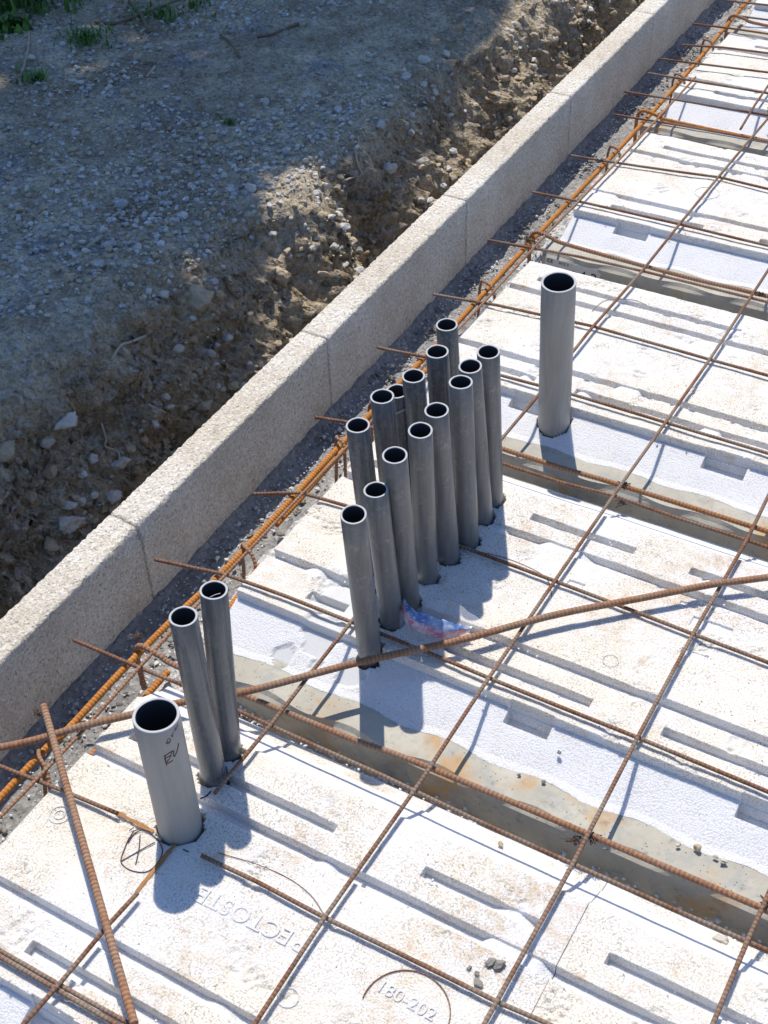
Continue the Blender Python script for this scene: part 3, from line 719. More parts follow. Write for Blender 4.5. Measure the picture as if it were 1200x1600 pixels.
# ------------------------------------------------------------ joists
def joist(k, yb, x0, label, sticker=None):
    x1 = 2.36; xs = np.arange(x0, x1, 0.010); V = []; 
    yc = yb - 0.131
    prof = None; n = 0
    for x in xs:
        wv = 0.0045 * math.sin(2 * math.pi * (x + 0.03) / 0.13); top = -0.0487
        f0 = yc + 0.002 * 0 ; fe = f0 + 0.006 + wv
        ring_ = [(f0 - 0.035, -0.150), (f0 - 0.035, -0.126), (f0 - 0.004, -0.120), (f0, -0.112), (f0, -0.058), (f0 + 0.003 + wv * 0.6, -0.0545), (fe, top), (fe + 0.02, top + 0.0006), (yb - 0.066, top), (yb - 0.064, -0.12), (yb - 0.04, -0.126), (yb - 0.04, -0.150)]
        n = len(ring_)
        for (y, z) in ring_:
            V.append((x, y, z + 0.0006 * noise.noise(Vector((x * 40, y * 60, z * 60 + k)))))
    m_ = MB(); N = len(xs)
    fs = [(j * n + i, j * n + (i + 1) % n, (j + 1) * n + (i + 1) % n, (j + 1) * n + i) for j in range(N - 1) for i in range(n)]
    fs += [tuple(range(n - 1, -1, -1)), tuple((N - 1) * n + i for i in range(n))]
    m_.add(V, fs); root = empty('joist', (x0, yc + 0.03, -0.15)); tag(root, label, 'concrete joist', 'precast joists between the polystyrene blocks')
    o = m_.build('beam', JOIST, smooth=False); o.parent = root; o.matrix_parent_inverse = Matrix.Translation(-root.location)
    if sticker:
        (sx0, sx1, txts) = sticker; y = yc - 0.0012
        m2 = MB(); m2.add([(sx0, y, -0.103), (sx1 - 0.012, y, -0.103), (sx1, y, -0.066), (sx1 - 0.01, y, -0.0575), (sx0 + 0.004, y, -0.0575),
                           (sx0, y + 0.0005, -0.103), (sx1 - 0.012, y + 0.0005, -0.103), (sx1, y + 0.0005, -0.066), (sx1 - 0.01, y + 0.0005, -0.0575), (sx0 + 0.004, y + 0.0005, -0.0575)],
                          [(0, 1, 2, 3, 4), (9, 8, 7, 6, 5), (0, 5, 6, 1), (1, 6, 7, 2), (2, 7, 8, 3), (3, 8, 9, 4), (4, 9, 5, 0)])
        st = m2.build('paper_label', PAPER, smooth=False); st.parent = root; st.matrix_parent_inverse = Matrix.Translation(-root.location)
        for (s, lx, lz, sz, rz) in txts:
            tt = text_part('printed_text', s, (0, 0, 0), sz, 0, None, INK, 0.0002); tt.parent = st
            tt.location = (lx, y - 0.0006, lz); tt.rotation_euler = (math.radians(90), rz, 0)
    return root
joist(0, -0.6, 0.0, 'joist below the bottom left corner of the photo')
joist(1, 0.0, 0.02, 'nearest rust stained joist running to the lower right corner', (0.024, 0.062, [('CE', 0.036, -0.066, 0.010, 0), ('13025', 0.043, -0.088, 0.010, -1.57), ('2014', 0.053, -0.088, 0.008, -1.57)]))
joist(2, 0.6, 0.0, 'joist in front of the lone wide tube, crossed by its shadow')
joist(3, 1.2, -0.022, 'joist with a white label on its end', (-0.018, 0.102, [('CE', -0.004, -0.064, 0.010, 0), ('4.2', 0.077, -0.080, 0.030, 0), ('M12 2', 0.025, -0.064, 0.008, 0), ('3', 0.046, -0.078, 0.012, 0), ('--------', 0.02, -0.086, 0.006, 0), ('-----', 0.012, -0.094, 0.006, 0)]))
joist(4, 1.8, -0.06, 'joist whose bar loops round the orange bar in the upper right', (-0.03, 0.03, [('4.2', 0.012, -0.078, 0.022, 0)]))
joist(5, 2.4, -0.07, 'farthest joist in the top right corner')
# ------------------------------------------------------------ welded wire mesh
def ext(pts, x=None, y=None):
    return pts
def pth(px, z): return [at(u, v, z) for u, v in px]
def nat(P, amp=0.0007):
    return [Vector(p) + Vector((0, 0, amp * noise.noise(Vector(p) * 9))) for p in resample(P, 0.02)]
mesh = empty('wire_mesh', (0.4, 0.2, 0.0)); tag(mesh, 'rusty welded wire mesh lying over the near polystyrene blocks', 'wire mesh', 'welded wire mesh panels')
def wire(parent, P, mat=None, r=0.0027, name='wire', n=8):
    m_ = MB(); tube(m_, nat(P), r, n); o = m_.build(name, mat or RUST); o.parent = parent; o.matrix_parent_inverse = Matrix.Translation(-parent.location); return o
def segL(parent, px, ystart=None, yend=None, z=0.0022, **k):
    P = pth(px, z); P = [Vector(p) for p in P]
    if ystart is not None: d = (P[1] - P[0]).normalized(); P.insert(0, P[0] + d * ((ystart - P[0].y) / d.y))
    if yend is not None: d = (P[-1] - P[-2]).normalized(); P.append(P[-1] + d * ((yend - P[-1].y) / d.y))
    return wire(parent, P, **k)
def segT(parent, px, xend=1.5, xstart=None, z=-0.0024, **k):
    P = [Vector(p) for p in pth(px, z)]
    if xend is not None: d = (P[-1] - P[-2]).normalized(); d.y *= 0.3; d.normalize(); P.append(P[-1] + d * ((xend - P[-1].x) / d.x))
    if xstart is not None: d = (P[1] - P[0]).normalized(); P.insert(0, P[0] + d * ((xstart - P[0].x) / d.x))
    return wire(parent, P, **k)
segL(mesh, [(0, 1277), (122, 1150), (265, 990), (550, 690), (760, 468), (845, 375), (972, 245), (1037, 175), (1087, 120)], ystart=-1.1, mat=RUSTB, r=0.0024)
segL(mesh, [(40, 1597), (95, 1535), (172, 1442), (215, 1395)], ystart=-1.1)
segL(mesh, [(335, 1240), (380, 1185), (425, 1130), (487, 1050), (550, 970), (700, 785), (835, 625), (925, 512), (1002, 425), (1062, 350), (1122, 277), (1200, 185)], yend=2.0)
segL(mesh, [(400, 1597), (508, 1432), (660, 1217), (762, 1062), (872, 900), (972, 755), (1040, 660), (1110, 560), (1182, 450)], ystart=-1.1, yend=1.9)
segL(mesh, [(775, 1567), (895, 1350), (995, 1155), (1082, 992), (1168, 842), (1197, 782)], ystart=-1.1, yend=1.9)
segL(mesh, [(1115, 1597), (1167, 1472), (1197, 1405)], ystart=-1.1, yend=1.9)
for x in (1.0, 1.2, 1.4):
    wire(mesh, [(x, -1.1, 0.0022), (x, 1.9, 0.0022)])
segT(mesh, [(0, 1485), (95, 1540), (197, 1597)], xstart=-0.1)
segT(mesh, [(0, 1197), (95, 1234), (184, 1271)], xend=None, xstart=-0.1)
segT(mesh, [(315, 1337), (400, 1377), (510, 1435), (600, 1478), (690, 1522), (780, 1567), (850, 1597)])
segT(mesh, [(115, 1000), (200, 1036), (285, 1070), (375, 1112), (485, 1162), (600, 1213), (740, 1280), (895, 1350), (1040, 1415), (1170, 1472)])
segT(mesh, [(242, 874), (350, 897), (450, 933), (550, 972), (670, 1020), (765, 1060), (870, 1102), (995, 1152), (1200, 1237)])
segT(mesh, [(395, 772), (470, 770), (540, 790), (725, 855), (865, 907), (1082, 990), (1200, 1035)])
segT(mesh, [(492, 652), (560, 662), (700, 705), (787, 725), (880, 755), (960, 775), (1060, 810), (1168, 845)])
segT(mesh, [(590, 543), (665, 558), (785, 587), (900, 618), (1040, 660), (1200, 708)])
segT(mesh, [(677, 460), (777, 477), (845, 492), (927, 510), (1110, 562), (1200, 587)])
segT(mesh, [(762, 375), (900, 400), (1010, 425), (1200, 472)])
segT(mesh, [(832, 300), (920, 318), (1060, 350), (1200, 384)])
segT(mesh, [(892, 243), (1000, 260), (1125, 277), (1200, 295)])
segT(mesh, [(960, 179), (1070, 197), (1200, 221)])
for y in (-0.6, -0.8, -1.0):
    wire(mesh, [(-0.1, y, -0.0024), (1.5, y, -0.0024)])
mesh2 = empty('wire_mesh', (0.4, 2.3, 0.006)); tag(mesh2, 'second wire mesh overlapping the first at the top right corner', 'wire mesh', 'welded wire mesh panels')
for px in ([(975, 143), (1080, 160), (1200, 180)], [(1012, 114), (1100, 129), (1200, 146)], [(1030, 92), (1110, 102), (1200, 113)], [(1065, 70), (1130, 74), (1200, 83)], [(1082, 37), (1140, 44), (1200, 53)], [(1155, 25), (1200, 31)], [(1130, 0), (1200, 8)]):
    segT(mesh2, px, z=0.004)
segL(mesh2, [(1157, 202), (1180, 163), (1194, 143)], yend=3.2, z=0.009)
for x in (0.35, 0.55, 0.75, 0.95, 1.15, 1.35): wire(mesh2, [(x, 1.62, 0.009), (x, 3.2, 0.009)])
for y in (2.5, 2.7, 2.9, 3.1): wire(mesh2, [(-0.12, y, 0.004), (1.5, y, 0.004)])
# ------------------------------------------------------------ bars
def bar(px, z, r, mat, label, cat='reinforcing bar', group=None, pts=None, n=12, rib=0.00032, pitch=0.0052, name='reinforcing_bar', pre=None, post=None):
    P = [Vector(p) for p in (pts or pth(px, z))]
    if pre: P.insert(0, Vector(pre))
    if post: P.append(Vector(post))
    if len(P) > 2: P = smooth_path(P, 8)
    m_ = MB(); tube(m_, P, r, n, rib=rib, pitch=pitch); o = m_.build(name, mat, origin=tuple(P[0])); return tag(o, label, cat, group)
bar([(0, 1247), (100, 1146), (187, 1052), (270, 968), (350, 892), (440, 797), (545, 682), (700, 520), (820, 388), (930, 272), (1010, 186), (1090, 95), (1170, 0)], -0.012, 0.0046, RUSTO, 'long bright orange bar running along the foot of the low wall', pre=(0.0, -1.3, -0.012), post=(-0.07, 3.2, -0.012))
bar([(0, 1330), (75, 1265), (165, 1155), (210, 1108), (262, 1050)], -0.10, 0.0046, RUSTO, 'lower orange bar between mortar and polystyrene at lower left', pre=(0.0, -1.3, -0.10))
bar([(345, 968), (392, 905), (405, 885)], -0.10, 0.0046, RUSTO, 'short lower orange bar seen right of the two slim tubes', post=(-0.005, 0.10, -0.1))
bar([(432, 820), (470, 778), (520, 722), (600, 640)], -0.04, 0.0044, RUSTO, 'second orange bar beside the long one, its cut end at the cluster', post=(-0.01, 0.9, -0.05))
bar([(1072, 155), (1092, 122), (1150, 50)], -0.07, 0.0046, RUSTO, 'lower orange bar at the far end near the top right')
bar([(1000, 215), (1040, 172), (1092, 120)], -0.09, 0.0046, RUSTO, 'lower orange bar hidden under the far wires')
bar([(0, 1168), (131, 1134), (204, 1117), (286, 1097), (375, 1083), (560, 1035), (720, 1000), (862, 962), (1000, 935), (1120, 912), (1200, 902)], 0.0105, 0.0047, RUSTB, 'thick diagonal bar crossing the whole photo over the mesh', pre=(-0.2, -0.50, 0.016), post=(1.05, 0.645, 0.0105))
bar([(68, 1102), (210, 1600)], 0.021, 0.0042, RUSTB, 'short steep bar leaning over the diagonal bar at lower left')
def joist_bar(y, x0, z, label, mat, hook=True, x1=2.2, dy=0.0):
    P = []
    if hook: P += [(x0 - 0.012, y, -0.085), (x0 - 0.013, y, -0.03), (x0 - 0.010, y, -0.006), (x0 - 0.001, y, 0.0035), (x0 + 0.012, y, 0.0035), (x0 + 0.03, y, 0.000)]
    P += [(x0 + 0.07, y, z), (x0 + 0.3, y + dy * .3, z - 0.004), (x0 + 0.6, y + dy * .6, z), (x1, y + dy, z)]
    m_ = MB(); tube(m_, smooth_path(P, 8), 0.0037, 12, rib=0.0004, pitch=0.006); o = m_.build('reinforcing_bar', mat, origin=P[0]); return tag(o, label, 'reinforcing bar', 'bars along the joists')
joist_bar(-0.172, -0.022, -0.0065, 'brown bar along the nearest joist with a hooked end', RUSTB, dy=0.026)
joist_bar(0.436, -0.022, -0.0065, 'bright brown bar along the joist in front of the lone wide tube', RUSTM)
joist_bar(1.045, -0.025, -0.0065, 'bar along the joist with the white label', RUSTB, dy=-0.01)
joist_bar(1.634, -0.045, -0.0065, 'orange bar with a round loop at the upper right', RUSTO, dy=0.02)
joist_bar(2.245, -0.05, -0.0065, 'bar along the farthest joist at the top right corner', RUSTB)
joist_bar(-0.775, 0.0, -0.0065, 'bar along the joist below the photo', RUSTB)
def stirrup(y, x, label, w_=0.045, h_=0.10, skew=0.03):
    P = [(x - w_ / 2, y, -0.02), (x - w_ / 2 + 0.004, y, -0.003), (x - 0.008, y - skew * .3, 0.0035), (x + 0.008, y - skew * .5, 0.001), (x + w_ / 2 - 0.003, y - skew * .8, -0.012), (x + w_ / 2, y - skew, -0.04), (x + w_ / 2 - 0.002, y - skew, -h_), (x, y - skew * .7, -h_ - 0.008), (x - w_ / 2 + 0.002, y - skew * .3, -h_), (x - w_ / 2, y, -0.05), (x - w_ / 2, y, -0.02)]
    m_ = MB(); tube(m_, smooth_path(P, 6), 0.0026, 8); o = m_.build('stirrup', RUSTB, origin=(x, y, -0.1)); return tag(o, label, 'stirrup', 'small stirrups round the orange bar')
stirrup(0.060, -0.004, 'stirrup loop on the orange bar beside the two slim tubes')
stirrup(-0.365, -0.010, 'stirrup loop beside the short steep bar at lower left', 0.05, 0.10, 0.04)
stirrup(0.85, -0.024, 'stirrup loop just before the label joist')
stirrup(1.453, -0.030, 'stirrup loop before the far orange hook', 0.04)
stirrup(1.86, -0.040, 'stirrup loop below the second mesh', 0.04)
stirrup(2.08, -0.05, 'farthest stirrup loop near the top edge', 0.04)
stirrup(0.335, -0.020, 'stirrup loop half hidden behind the first back tube', 0.035)
def tie(c, s, label, n=3):
    m_ = MB()
    for k in range(n):
        p = Vector(c); P = [p + Vector((random.uniform(-1, 1), random.uniform(-1, 1), random.uniform(-0.5, 0.7))) * s * (0.4 + 0.6 * (i % 2)) for i in range(7)]
        tube(m_, smooth_path(P, 6), 0.00065, 5)
    o = m_.build('tie_wire', TIE, origin=tuple(c)); return tag(o, label, 'tie wire', 'twisted tie wires at the bar crossings')
tie((0.607, -0.158, -0.005), 0.010, 'tie wire knot on the nearest joist under the third lengthwise wire', 5)
tie((0.590, -0.165, -0.015), 0.012, 'tie wire tail spread over the joist side beside the knot')
tie((0.402, 0.437, -0.006), 0.010, 'tie wire knot on the middle joist', 4)
tie((0.408, 0.42, -0.025), 0.010, 'tie wire curl dangling at the side of the middle joist')
tie((0.808, -0.150, -0.004), 0.012, 'tie wire tangle at the right edge on the nearest joist', 5)
tie((-0.062, -0.330, 0.010), 0.008, 'tie wire knot where the diagonal bar meets the steep bar', 5)
tie((-0.025, 1.01, 0.002), 0.014, 'tie wire tangle over the hook of the label joist', 5)
tie((-0.012, 0.772, 0.002), 0.008, 'tie wire at the wire crossing above the cluster', 4)
tie((-0.035, -0.160, 0.004), 0.010, 'tie wire on the hook of the nearest joist', 4)
tie((0.415, 1.032, -0.004), 0.010, 'tie wire curl on the label joist at the right edge', 4)
tie((-0.035, 1.37, 0.003), 0.009, 'tie wire below the far orange hook', 4)
tie((-0.075, 1.93, 0.004), 0.012, 'tie wire ends sticking up near the top right', 4)
tie((0.205, 1.745, 0.004), 0.014, 'tie wire curl at the top right edge of the mesh', 4)
# ------------------------------------------------------------ pipes
def pipe(nm, b, t, r, mat, label, group):
    wall = 0.0026 if r < 0.02 else 0.0034
    ax = (t - b).normalized(); L = (t - b).length; n = 40
    a = ax.cross(Vector((0, 1, 0))).normalized(); c = ax.cross(a)
    P0 = b - ax * 0.10
    m_ = MB(); vv = []; rows = []
    def ringv(pos, rad, jag=0.0):
        s = len(vv)
        for k in range(n):
            an = 2 * math.pi * k / n
            vv.append(pos + (a * math.cos(an) + c * math.sin(an)) * rad * (1 + 0.006 * math.sin(2 * an + hash(nm) % 5)) + ax * (jag * noise.noise(Vector((math.cos(an) * 2, math.sin(an) * 2, len(nm) + r * 99)))))
        rows.append(s)
    for k in range(9): ringv(P0 + ax * (L + 0.10 - 0.0006) * k / 8, r)
    ringv(t, r - 0.0004, 0.0006); ringv(t, r - wall + 0.0003, 0.0006); ringv(t - ax * 0.0008, r - wall)
    for k in range(1, 5): ringv(t - ax * (L + 0.09) * k / 4, r - wall)
    fs = []; mi = []
    for q in range(len(rows) - 1):
        for k in range(n):
            k2 = (k + 1) % n; fs.append((rows[q] + k, rows[q] + k2, rows[q + 1] + k2, rows[q + 1] + k)); mi.append(1 if 8 <= q <= 10 else (0 if q < 8 else 2))
    fs.append(tuple(rows[-1] + k for k in range(n))); mi.append(2)
    m_.add(vv, fs); m_.mi = mi
    o = m_.build('conduit_pipe', [mat, RIM, BORE], origin=tuple(b)); return tag(o, label, 'pipe', group)
LAB = {'P1': 'nearest tube of the front row, its foot behind the diagonal bar', 'P2': 'second tube of the front row, just right of the nearest one', 'P3': 'third tube of the front row, its foot behind the torn plastic wrapper',
       'P4': 'fourth tube of the front row with white scuff marks', 'P5': 'fifth tube of the front row, slightly taller than the scuffed one', 'P6': 'sixth tube of the front row with a nick in its rim',
       'P7': 'seventh tube of the front row, between the nicked one and the last', 'P8': 'last tube of the front row, next to the lone wide tube', 'S1': 'front one of the two slim tubes behind the marked wide tube',
       'S2': 'rear one of the two slim tubes, burr inside its rim', 'Q1': 'nearest tube of the back row, striped with reflections', 'Q2': 'second tube of the back row hiding the lower one behind it',
       'Q3': 'short back row tube with a strip of grey tape', 'Q4': 'back row tube right behind the taped one', 'Q5': 'dark back row tube second from the far end', 'Q6': 'farthest tube of the back row next to the orange bar',
       'B1': 'wide pale grey tube with brown handwriting', 'B2': 'lone wide warm grey tube beside the middle joist'}
pobj = {}
for nm, b, t, r in PL:
    mat = PVCL if nm == 'B1' else PVCM if nm == 'B2' else PVC2 if nm in ('Q1', 'Q2', 'Q3', 'Q4', 'Q5', 'Q6', 'S1', 'S2') else PVC
    pobj[nm] = (pipe(nm, b, t, r, mat, LAB[nm], 'wide floor tubes' if nm[0] == 'B' else 'slim grey conduit tubes'), b, t, r)
# handwriting on the wide tube
o, b, t, r = pobj['B1']; ax = (t - b).normalized()
tocam = (Vector(CP) - t); tocam -= ax * tocam.dot(ax); tocam.normalize(); rt = tocam.cross(ax) * -1.0
if rt.dot(Vector(R[0])) < 0: rt = -rt
mb = MB()
def hw(pts, rr=0.0005):
    P = []
    for (u, v) in pts:   # u: metres right of the visual centre line, v: metres below the rim
        an = max(-1.45, min(1.45, math.asin(max(-0.99, min(0.99, u / r)))))
        P.append(t - ax * v + (tocam * math.cos(an) + rt * math.sin(an)) * (r + 0.0002))
    tube(mb, smooth_path(P, 4), rr, 5)
s = 1 / 1580.0 / 8.57   # zoomed photo pixels to metres
def H(pts, rr=0.0005):
    hw([((x - 375 - (y - 300) * 0.19) * s, (y - 560 + (x - 400) * 0.10) * s * 1.28 + 0.003) for x, y in pts], rr)
H([(505, 700), (530, 735), (575, 690), (545, 660), (525, 690), (545, 735), (580, 705)], 0.0004)
H([(585, 625), (605, 665), (612, 600)], 0.0004); H([(628, 595), (632, 602)], 0.0004); H([(650, 555), (645, 590), (665, 590), (690, 550)], 0.0004)
H([(490, 910), (500, 990), (520, 1075)], 0.0008); H([(500, 915), (560, 885), (610, 875)], 0.0006); H([(520, 1040), (565, 960), (600, 880)], 0.0005); H([(490, 975), (540, 940), (590, 950)], 0.0005); H([(535, 1050), (580, 1035), (605, 1020)], 0.0006)
H([(625, 880), (622, 960), (640, 970), (680, 900), (700, 820)], 0.0006)
h = mb.build('handwriting', MARK); h.parent = o; h.matrix_parent_inverse = Matrix.Translation(-o.location)
# tape strip on the short back tube
o, b, t, r = pobj['Q3']; ax = (t - b).normalized(); mb = MB(); P = []
q = Vector(at(632, 627, 0.20)); c0 = t - ax * 0.028
d_ = rt
vv = []
for k in range(9):
    f_ = k / 8; p = c0 + tocam * (r + 0.0015) + rt * (-0.012 + 0.040 * f_) + ax * (0.010 * f_ + 0.002 * math.sin(f_ * 5))
    vv += [p - ax * 0.0022, p + ax * 0.0022, p + ax * 0.0022 - tocam * 0.0006, p - ax * 0.0022 - tocam * 0.0006]
mb.add(vv, [f for k in range(8) for f in ((4 * k, 4 * k + 4, 4 * k + 5, 4 * k + 1), (4 * k + 3, 4 * k + 2, 4 * k + 6, 4 * k + 7), (4 * k + 1, 4 * k + 5, 4 * k + 6, 4 * k + 2), (4 * k, 4 * k + 3, 4 * k + 7, 4 * k + 4))])
h = mb.build('tape_strip', TAPE); h.parent = o; h.matrix_parent_inverse = Matrix.Translation(-o.location)
# burr inside the rim of the rear slim tube
o, b, t, r = pobj['S2']; mb = MB(); ax = (t - b).normalized()
tube(mb, smooth_path([t - ax * 0.002 + tocam * 0.0085 + rt * (-0.006), t - ax * 0.001 + tocam * 0.0075, t - ax * 0.0005 + tocam * 0.0075 + rt * 0.006], 5), 0.0005, 5)
h = mb.build('plastic_burr', RIM); h.parent = o; h.matrix_parent_inverse = Matrix.Translation(-o.location)
# ------------------------------------------------------------ torn wrapper
def wrapper():
    t = NT('clear_plastic_film'); v = t.obj()
    t.b.inputs['Base Color'].default_value = (0.85, 0.85, 0.9, 1); t.b.inputs['Roughness'].default_value = 0.12
    t.b.inputs['Alpha'].default_value = 0.20; t.l(t.bump(t.noise(v, 90, 3), 0.002, 0.6), t.b.inputs['Normal']); film = t.m
    t = NT('printed_plastic_film'); v = t.obj(); 
    uv = t.n('UVMap'); sx = t.n('SeparateXYZ'); t.l(uv.outputs[0], sx.inputs[0])
    n1 = t.noise(v, 210, 4, 0.7); n2 = t.noise(v, 60, 3, 0.6)
    c = t.mix(t.rng(n2, 0.42, 0.55), (0.10, 0.20, 0.48), (0.36, 0.44, 0.58))
    c2 = t.mix(t.rng(n2, 0.42, 0.58), (0.72, 0.22, 0.30), (0.80, 0.62, 0.66))
    c = t.mix(t.rng(sx.outputs[1], 0.42, 0.58), c2, c); c = t.mix(t.rng(n1, 0.55, 0.62, 0, 0.85), c, (0.75, 0.76, 0.78))
    t.b.inputs['Alpha'].default_value = 0.93
    pr_ = t.done(c, 0.25, t.bump(n1, 0.0006, 0.6), 0.5)
    root = empty('plastic_wrapper', at(690, 1010, -0.01)); tag(root, 'crumpled clear plastic wrapper with blue and pink print lying against the tubes', 'plastic wrapper')
    zs = 0.012
    topE = [(632, 934, 0.030), (641, 948, 0.030), (652, 956, 0.028), (680, 965, 0.024), (705, 973, 0.020), (722, 976, 0.016), (739, 979, 0.012)]
    botE = [(626, 950, 0.018), (634, 973, 0.012), (648, 984, 0.010), (668, 992, 0.006), (690, 998, 0.003), (712, 994, 0.0), (733, 988, 0.0)]
    A = smooth_path([at(*p) for p in topE], 5); B = smooth_path([at(*p) for p in botE], 5); m_ = MB(); N = len(A); M = 10; vv = []; uv = []
    for i in range(N):
        for k in range(M):
            f_ = k / (M - 1); p = A[i].lerp(B[i], f_); p = p + Vector((0.3, -0.6, 0.6)) * 0.006 * math.sin(f_ * math.pi) + Vector((0, 0, 1)) * 0.0035 * noise.noise(p * 130)
            vv.append(p); uv.append((i / N, 1 - f_))
    m_.add(vv, [(i * M + k, i * M + k + 1, (i + 1) * M + k + 1, (i + 1) * M + k) for i in range(N - 1) for k in range(M - 1)], uv)
    o = m_.build('printed_label', pr_); o.parent = root; o.matrix_parent_inverse = Matrix.Translation(-root.location)
    low = [(624, 985, 0.004), (645, 1012, 0.0), (662, 1018, -0.002), (680, 1010, 0.0), (700, 1003, 0.0), (715, 998, 0.0), (734, 990, -0.001)]
    Cc = smooth_path([at(*p) for p in low], 5); m2 = MB(); vv = []; M = 8
    for i in range(N):
        for k in range(M):
            f_ = k / (M - 1); p = B[i].lerp(Cc[i], f_) + Vector((0, 0, 1)) * (0.0016 * noise.noise(B[i].lerp(Cc[i], f_) * 140) - 0.0005); vv.append(p)
    m2.add(vv, [(i * M + k, i * M + k + 1, (i + 1) * M + k + 1, (i + 1) * M + k) for i in range(N - 1) for k in range(M - 1)])
    o = m2.build('clear_film', film); o.parent = root; o.matrix_parent_inverse = Matrix.Translation(-root.location)
    up = [(652, 952, 0.026), (675, 940, 0.02), (700, 938, 0.012), (725, 950, 0.004), (760, 975, -0.006)]
    lo = [(654, 958, 0.026), (685, 966, 0.020), (715, 975, 0.014), (735, 979, 0.010), (752, 985, -0.006)]
    A = smooth_path([at(*p) for p in up], 5); B = smooth_path([at(*p) for p in lo], 5); m3 = MB(); vv = []; N = len(A); M = 8
    for i in range(N):
        for k in range(M):
            f_ = k / (M - 1); p = A[i].lerp(B[i], f_); vv.append(p + Vector((0, 0, 1)) * 0.002 * noise.noise(p * 130))
    m3.add(vv, [(i * M + k, i * M + k + 1, (i + 1) * M + k + 1, (i + 1) * M + k) for i in range(N - 1) for k in range(M - 1)])
    o = m3.build('clear_film', film); o.parent = root; o.matrix_parent_inverse = Matrix.Translation(-root.location)
wrapper()
# ------------------------------------------------------------ small debris on the slab
def slab_stone(u, v, z, s, mat, label, cat='pebble', flat=(1, 0.85, 0.7)):
    stone('pebble' if cat == 'pebble' else 'crumb', at(u, v, z), s, int(u + v * 3), mat, label, cat, 'debris lying on the floor blocks', flat, 0.5, IC3, 0.2)
slab_stone(1125, 1469, -0.045, 0.0085, STONE, 'round pale snail-like pebble at the foot of the nearest joist')
slab_stone(1090, 1326, -0.045, 0.0055, CLOD, 'brown pebble on the upper edge of the nearest joist')
slab_stone(1060, 1322, -0.045, 0.0030, STONE, 'small pale pebble left of the brown pebble on the joist')
slab_stone(1130, 1347, -0.045, 0.0045, STONE, 'tan pebble right of the brown pebble on the joist')
slab_stone(1118, 1340, -0.045, 0.0035, STONE, 'small tan chip between the brown and tan pebbles')
slab_stone(873, 1177, -0.030, 0.0040, CRUMB, 'dark grey cement chip alone on the smooth slope')
slab_stone(811, 1211, -0.046, 0.0030, CRUMB, 'dark chip at the edge of the nearest joist')
slab_stone(849, 1222, -0.046, 0.0032, CRUMB, 'second dark chip at the edge of the nearest joist')
slab_stone(780, 1510, -0.009, 0.0085, CRUMB, 'grey cement lump between the third wire and the ring mark', 'cement lump', (1, .8, .5))
slab_stone(768, 1506, -0.009, 0.0070, CRUMB, 'cement lump touching the left of the bigger lump', 'cement lump', (1.2, .7, .5))
slab_stone(747, 1537, -0.009, 0.0062, CRUMB, 'oval cement lump below the others', 'cement lump', (1, .8, .4))
slab_stone(745, 1522, -0.009, 0.0036, CRUMB, 'small cement lump above the oval one', 'cement lump')
slab_stone(733, 1514, -0.009, 0.0032, CRUMB, 'smallest cement lump, leftmost of its group', 'cement lump')
slab_stone(783, 1320, -0.03, 0.0055, CLOD, 'rusty tan crumb on the slope below the nearest joist', 'crumb', (1, .8, .4))
slab_stone(775, 1335, -0.03, 0.0045, CLOD, 'rusty crumb on the thin wire shadow', 'crumb', (1, .8, .4))
slab_stone(730, 688, -0.05, 0.003, CRUMB, 'dark chip on the middle joist', 'pebble')
def chips_fn():
    k = random.random()
    if k < 0.65:   # gap in front of a joist
        yb = random.choice([0.0, 0.0, 0.6, 0.6, 1.2]); x = 0.05 + 0.9 * random.random() ** 1.6
        if noise.noise(Vector((x * 9, yb, 3))) < -0.15: return None
        return x, yb - 0.131 - random.uniform(0.002, 0.05), random.uniform(-0.118, -0.088), random.uniform(0.0015, 0.0045)
    if k < 0.74:
        yb = random.choice([-0.6, 0.0, 0.6, 1.2]); x = random.uniform(0.03, 1.0)
        if noise.noise(Vector((x * 11, yb * 3, 5))) < 0.12: return None
        return x, yb + random.choice([0.07, 0.27, 0.31, 0.028, -0.02]) + random.gauss(0, 0.006), -0.0085, random.uniform(0.0010, 0.0028)
    y = random.uniform(-0.6, 2.6); x = inner_x(y) + abs(random.gauss(0, 0.05)) + 0.004
    return x, y, -0.135, random.uniform(0.001, 0.003)
g = scatter('polystyrene_crumbs', 6500, chips_fn, [m_plain('white_crumb', (0.72, 0.73, 0.75), 0.8, 0.08)], IC1, True)
tag(g, 'white polystyrene crumbs in the joist gaps and along the wall foot', 'crumbs')
def bedfn():
    y = random.uniform(-0.7, 3.0); x = inner_x(y) + (random.uniform(0.01, 0.10) if random.random() < 0.85 else random.uniform(0.10, 0.19))
    s = random.uniform(0.002, 0.006); q = noise.noise(Vector((x * 14, y * 9, 4)))
    if random.random() > 0.4 + q * 1.6: return None
    return x, y, -0.134 + (0.018 if x > inner_x(y) + 0.09 else 0), s * (1.5 if random.random() < 0.08 else 1)
g = scatter('mortar_crumbs', 3800, bedfn, [CRUMB, GRAV, CRUMB], IC1)
tag(g, 'broken mortar crumbs strewn over the bed between wall and blocks', 'crumbs')
def dirtfn():
    x = random.uniform(0.02, 1.0); y = random.uniform(-0.7, 1.9); v = ((y + 0.6 + 0.16) % 0.6) - 0.16
    if not (-0.01 < v < 0.36): return None
    if noise.noise(Vector((x * 5, y * 5, 9))) < 0.08 and random.random() > 0.12: return None
    for a, b_ in ((0.062, 0.080), (0.262, 0.280), (0.019, 0.036), (0.305, 0.322)):
        if a < v < b_: return None
    return x, y, -0.0088, random.uniform(0.0005, 0.0013)
g = scatter('grit', 7000, dirtfn, [CRUMB, CLOD], IC1)
tag(g, 'fine grey and brown grit sprinkled on the white blocks', 'grit')
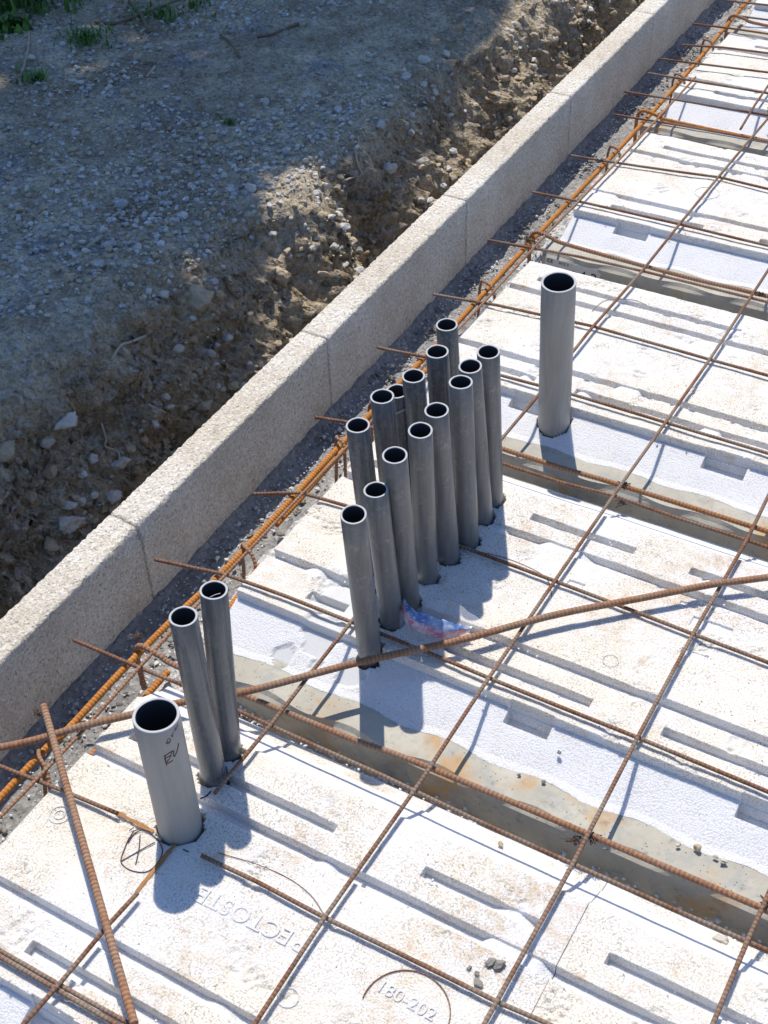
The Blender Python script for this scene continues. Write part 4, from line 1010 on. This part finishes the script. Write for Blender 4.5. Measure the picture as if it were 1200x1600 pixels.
# ------------------------------------------------------------ added unseen sun blocker: leaves set along the sun to shade the bare ground
def shade_x(y):
    return float(np.interp(y, [0.45, 0.55, 0.73, 0.89, 1.07, 1.17, 1.25, 1.5, 1.75, 2.1, 3.0], [-0.34, -0.40, -0.46, -0.53, -0.56, -0.50, -0.45, -0.47, -0.50, -0.56, -0.58])) + 0.008 * math.sin(y * 17)
tree = empty('tree', (-4.2, 3.6, -0.02)); tag(tree, 'leafy tree out of view at upper left whose shade covers the bare earth', 'tree')
N = 17000
rs = np.random.RandomState(3)
ky, kx = 0.42, -0.29
V = []; Fc = []
k = 0
while k < N:
    y = rs.uniform(-0.9, 3.9); e = abs(rs.normal(0, 0.3)) if rs.rand() < 0.3 else rs.uniform(0, 2.9)
    hgt = rs.uniform(2.3, 2.8) if e < 0.22 else rs.uniform(4.6, 5.4); x = shade_x(y) - 0.03 - e
    c = np.array([x + kx * hgt, y + ky * hgt, hgt])
    L = rs.uniform(0.09, 0.17) * (1 if e > 0.12 else 0.45); W = L * 0.62
    a = rs.randn(3); a[2] *= 0.35; a /= np.linalg.norm(a); b_ = np.cross(a, [rs.normal(0, 0.3), rs.normal(0, 0.3), 1]); b_ /= np.linalg.norm(b_)
    nn = len(V)
    V += [c - a * L / 2, c + b_ * W / 2, c + a * L / 2, c - b_ * W / 2]; Fc.append((nn, nn + 1, nn + 2, nn + 3)); k += 1
me = bpy.data.meshes.new('leaf_screen'); me.from_pydata([tuple(p) for p in V], [], Fc); me.materials.append(LEAF); me.update()
o = bpy.data.objects.new('leaf_screen', me); link(o, tree); o.matrix_parent_inverse = Matrix.Translation(-tree.location)
mb = MB(); P = smooth_path([(-4.2, 3.6, -0.1), (-4.1, 3.55, 1.2), (-3.8, 3.5, 3.0), (-3.3, 3.5, 5.0)], 6); tube(mb, P, 0.16, 12, wob=0.2)
for i, e in enumerate([(-2.4, 2.1, 4.8), (-2.3, 3.5, 4.9), (-2.4, 4.9, 5.0), (-3.6, 1.9, 4.8), (-3.4, 5.1, 5.0), (-3.0, 2.9, 5.1)]):
    s_ = Vector((-3.80, 3.48, 2.8 + 0.12 * i)); m1 = s_.lerp(Vector(e), 0.5) + Vector((0, 0, 0.15)); tube(mb, smooth_path([s_, m1, e], 6), 0.055, 8, wob=0.3)
o = mb.build('blocker_trunk', BARK); o.parent = tree; o.matrix_parent_inverse = Matrix.Translation(-tree.location)
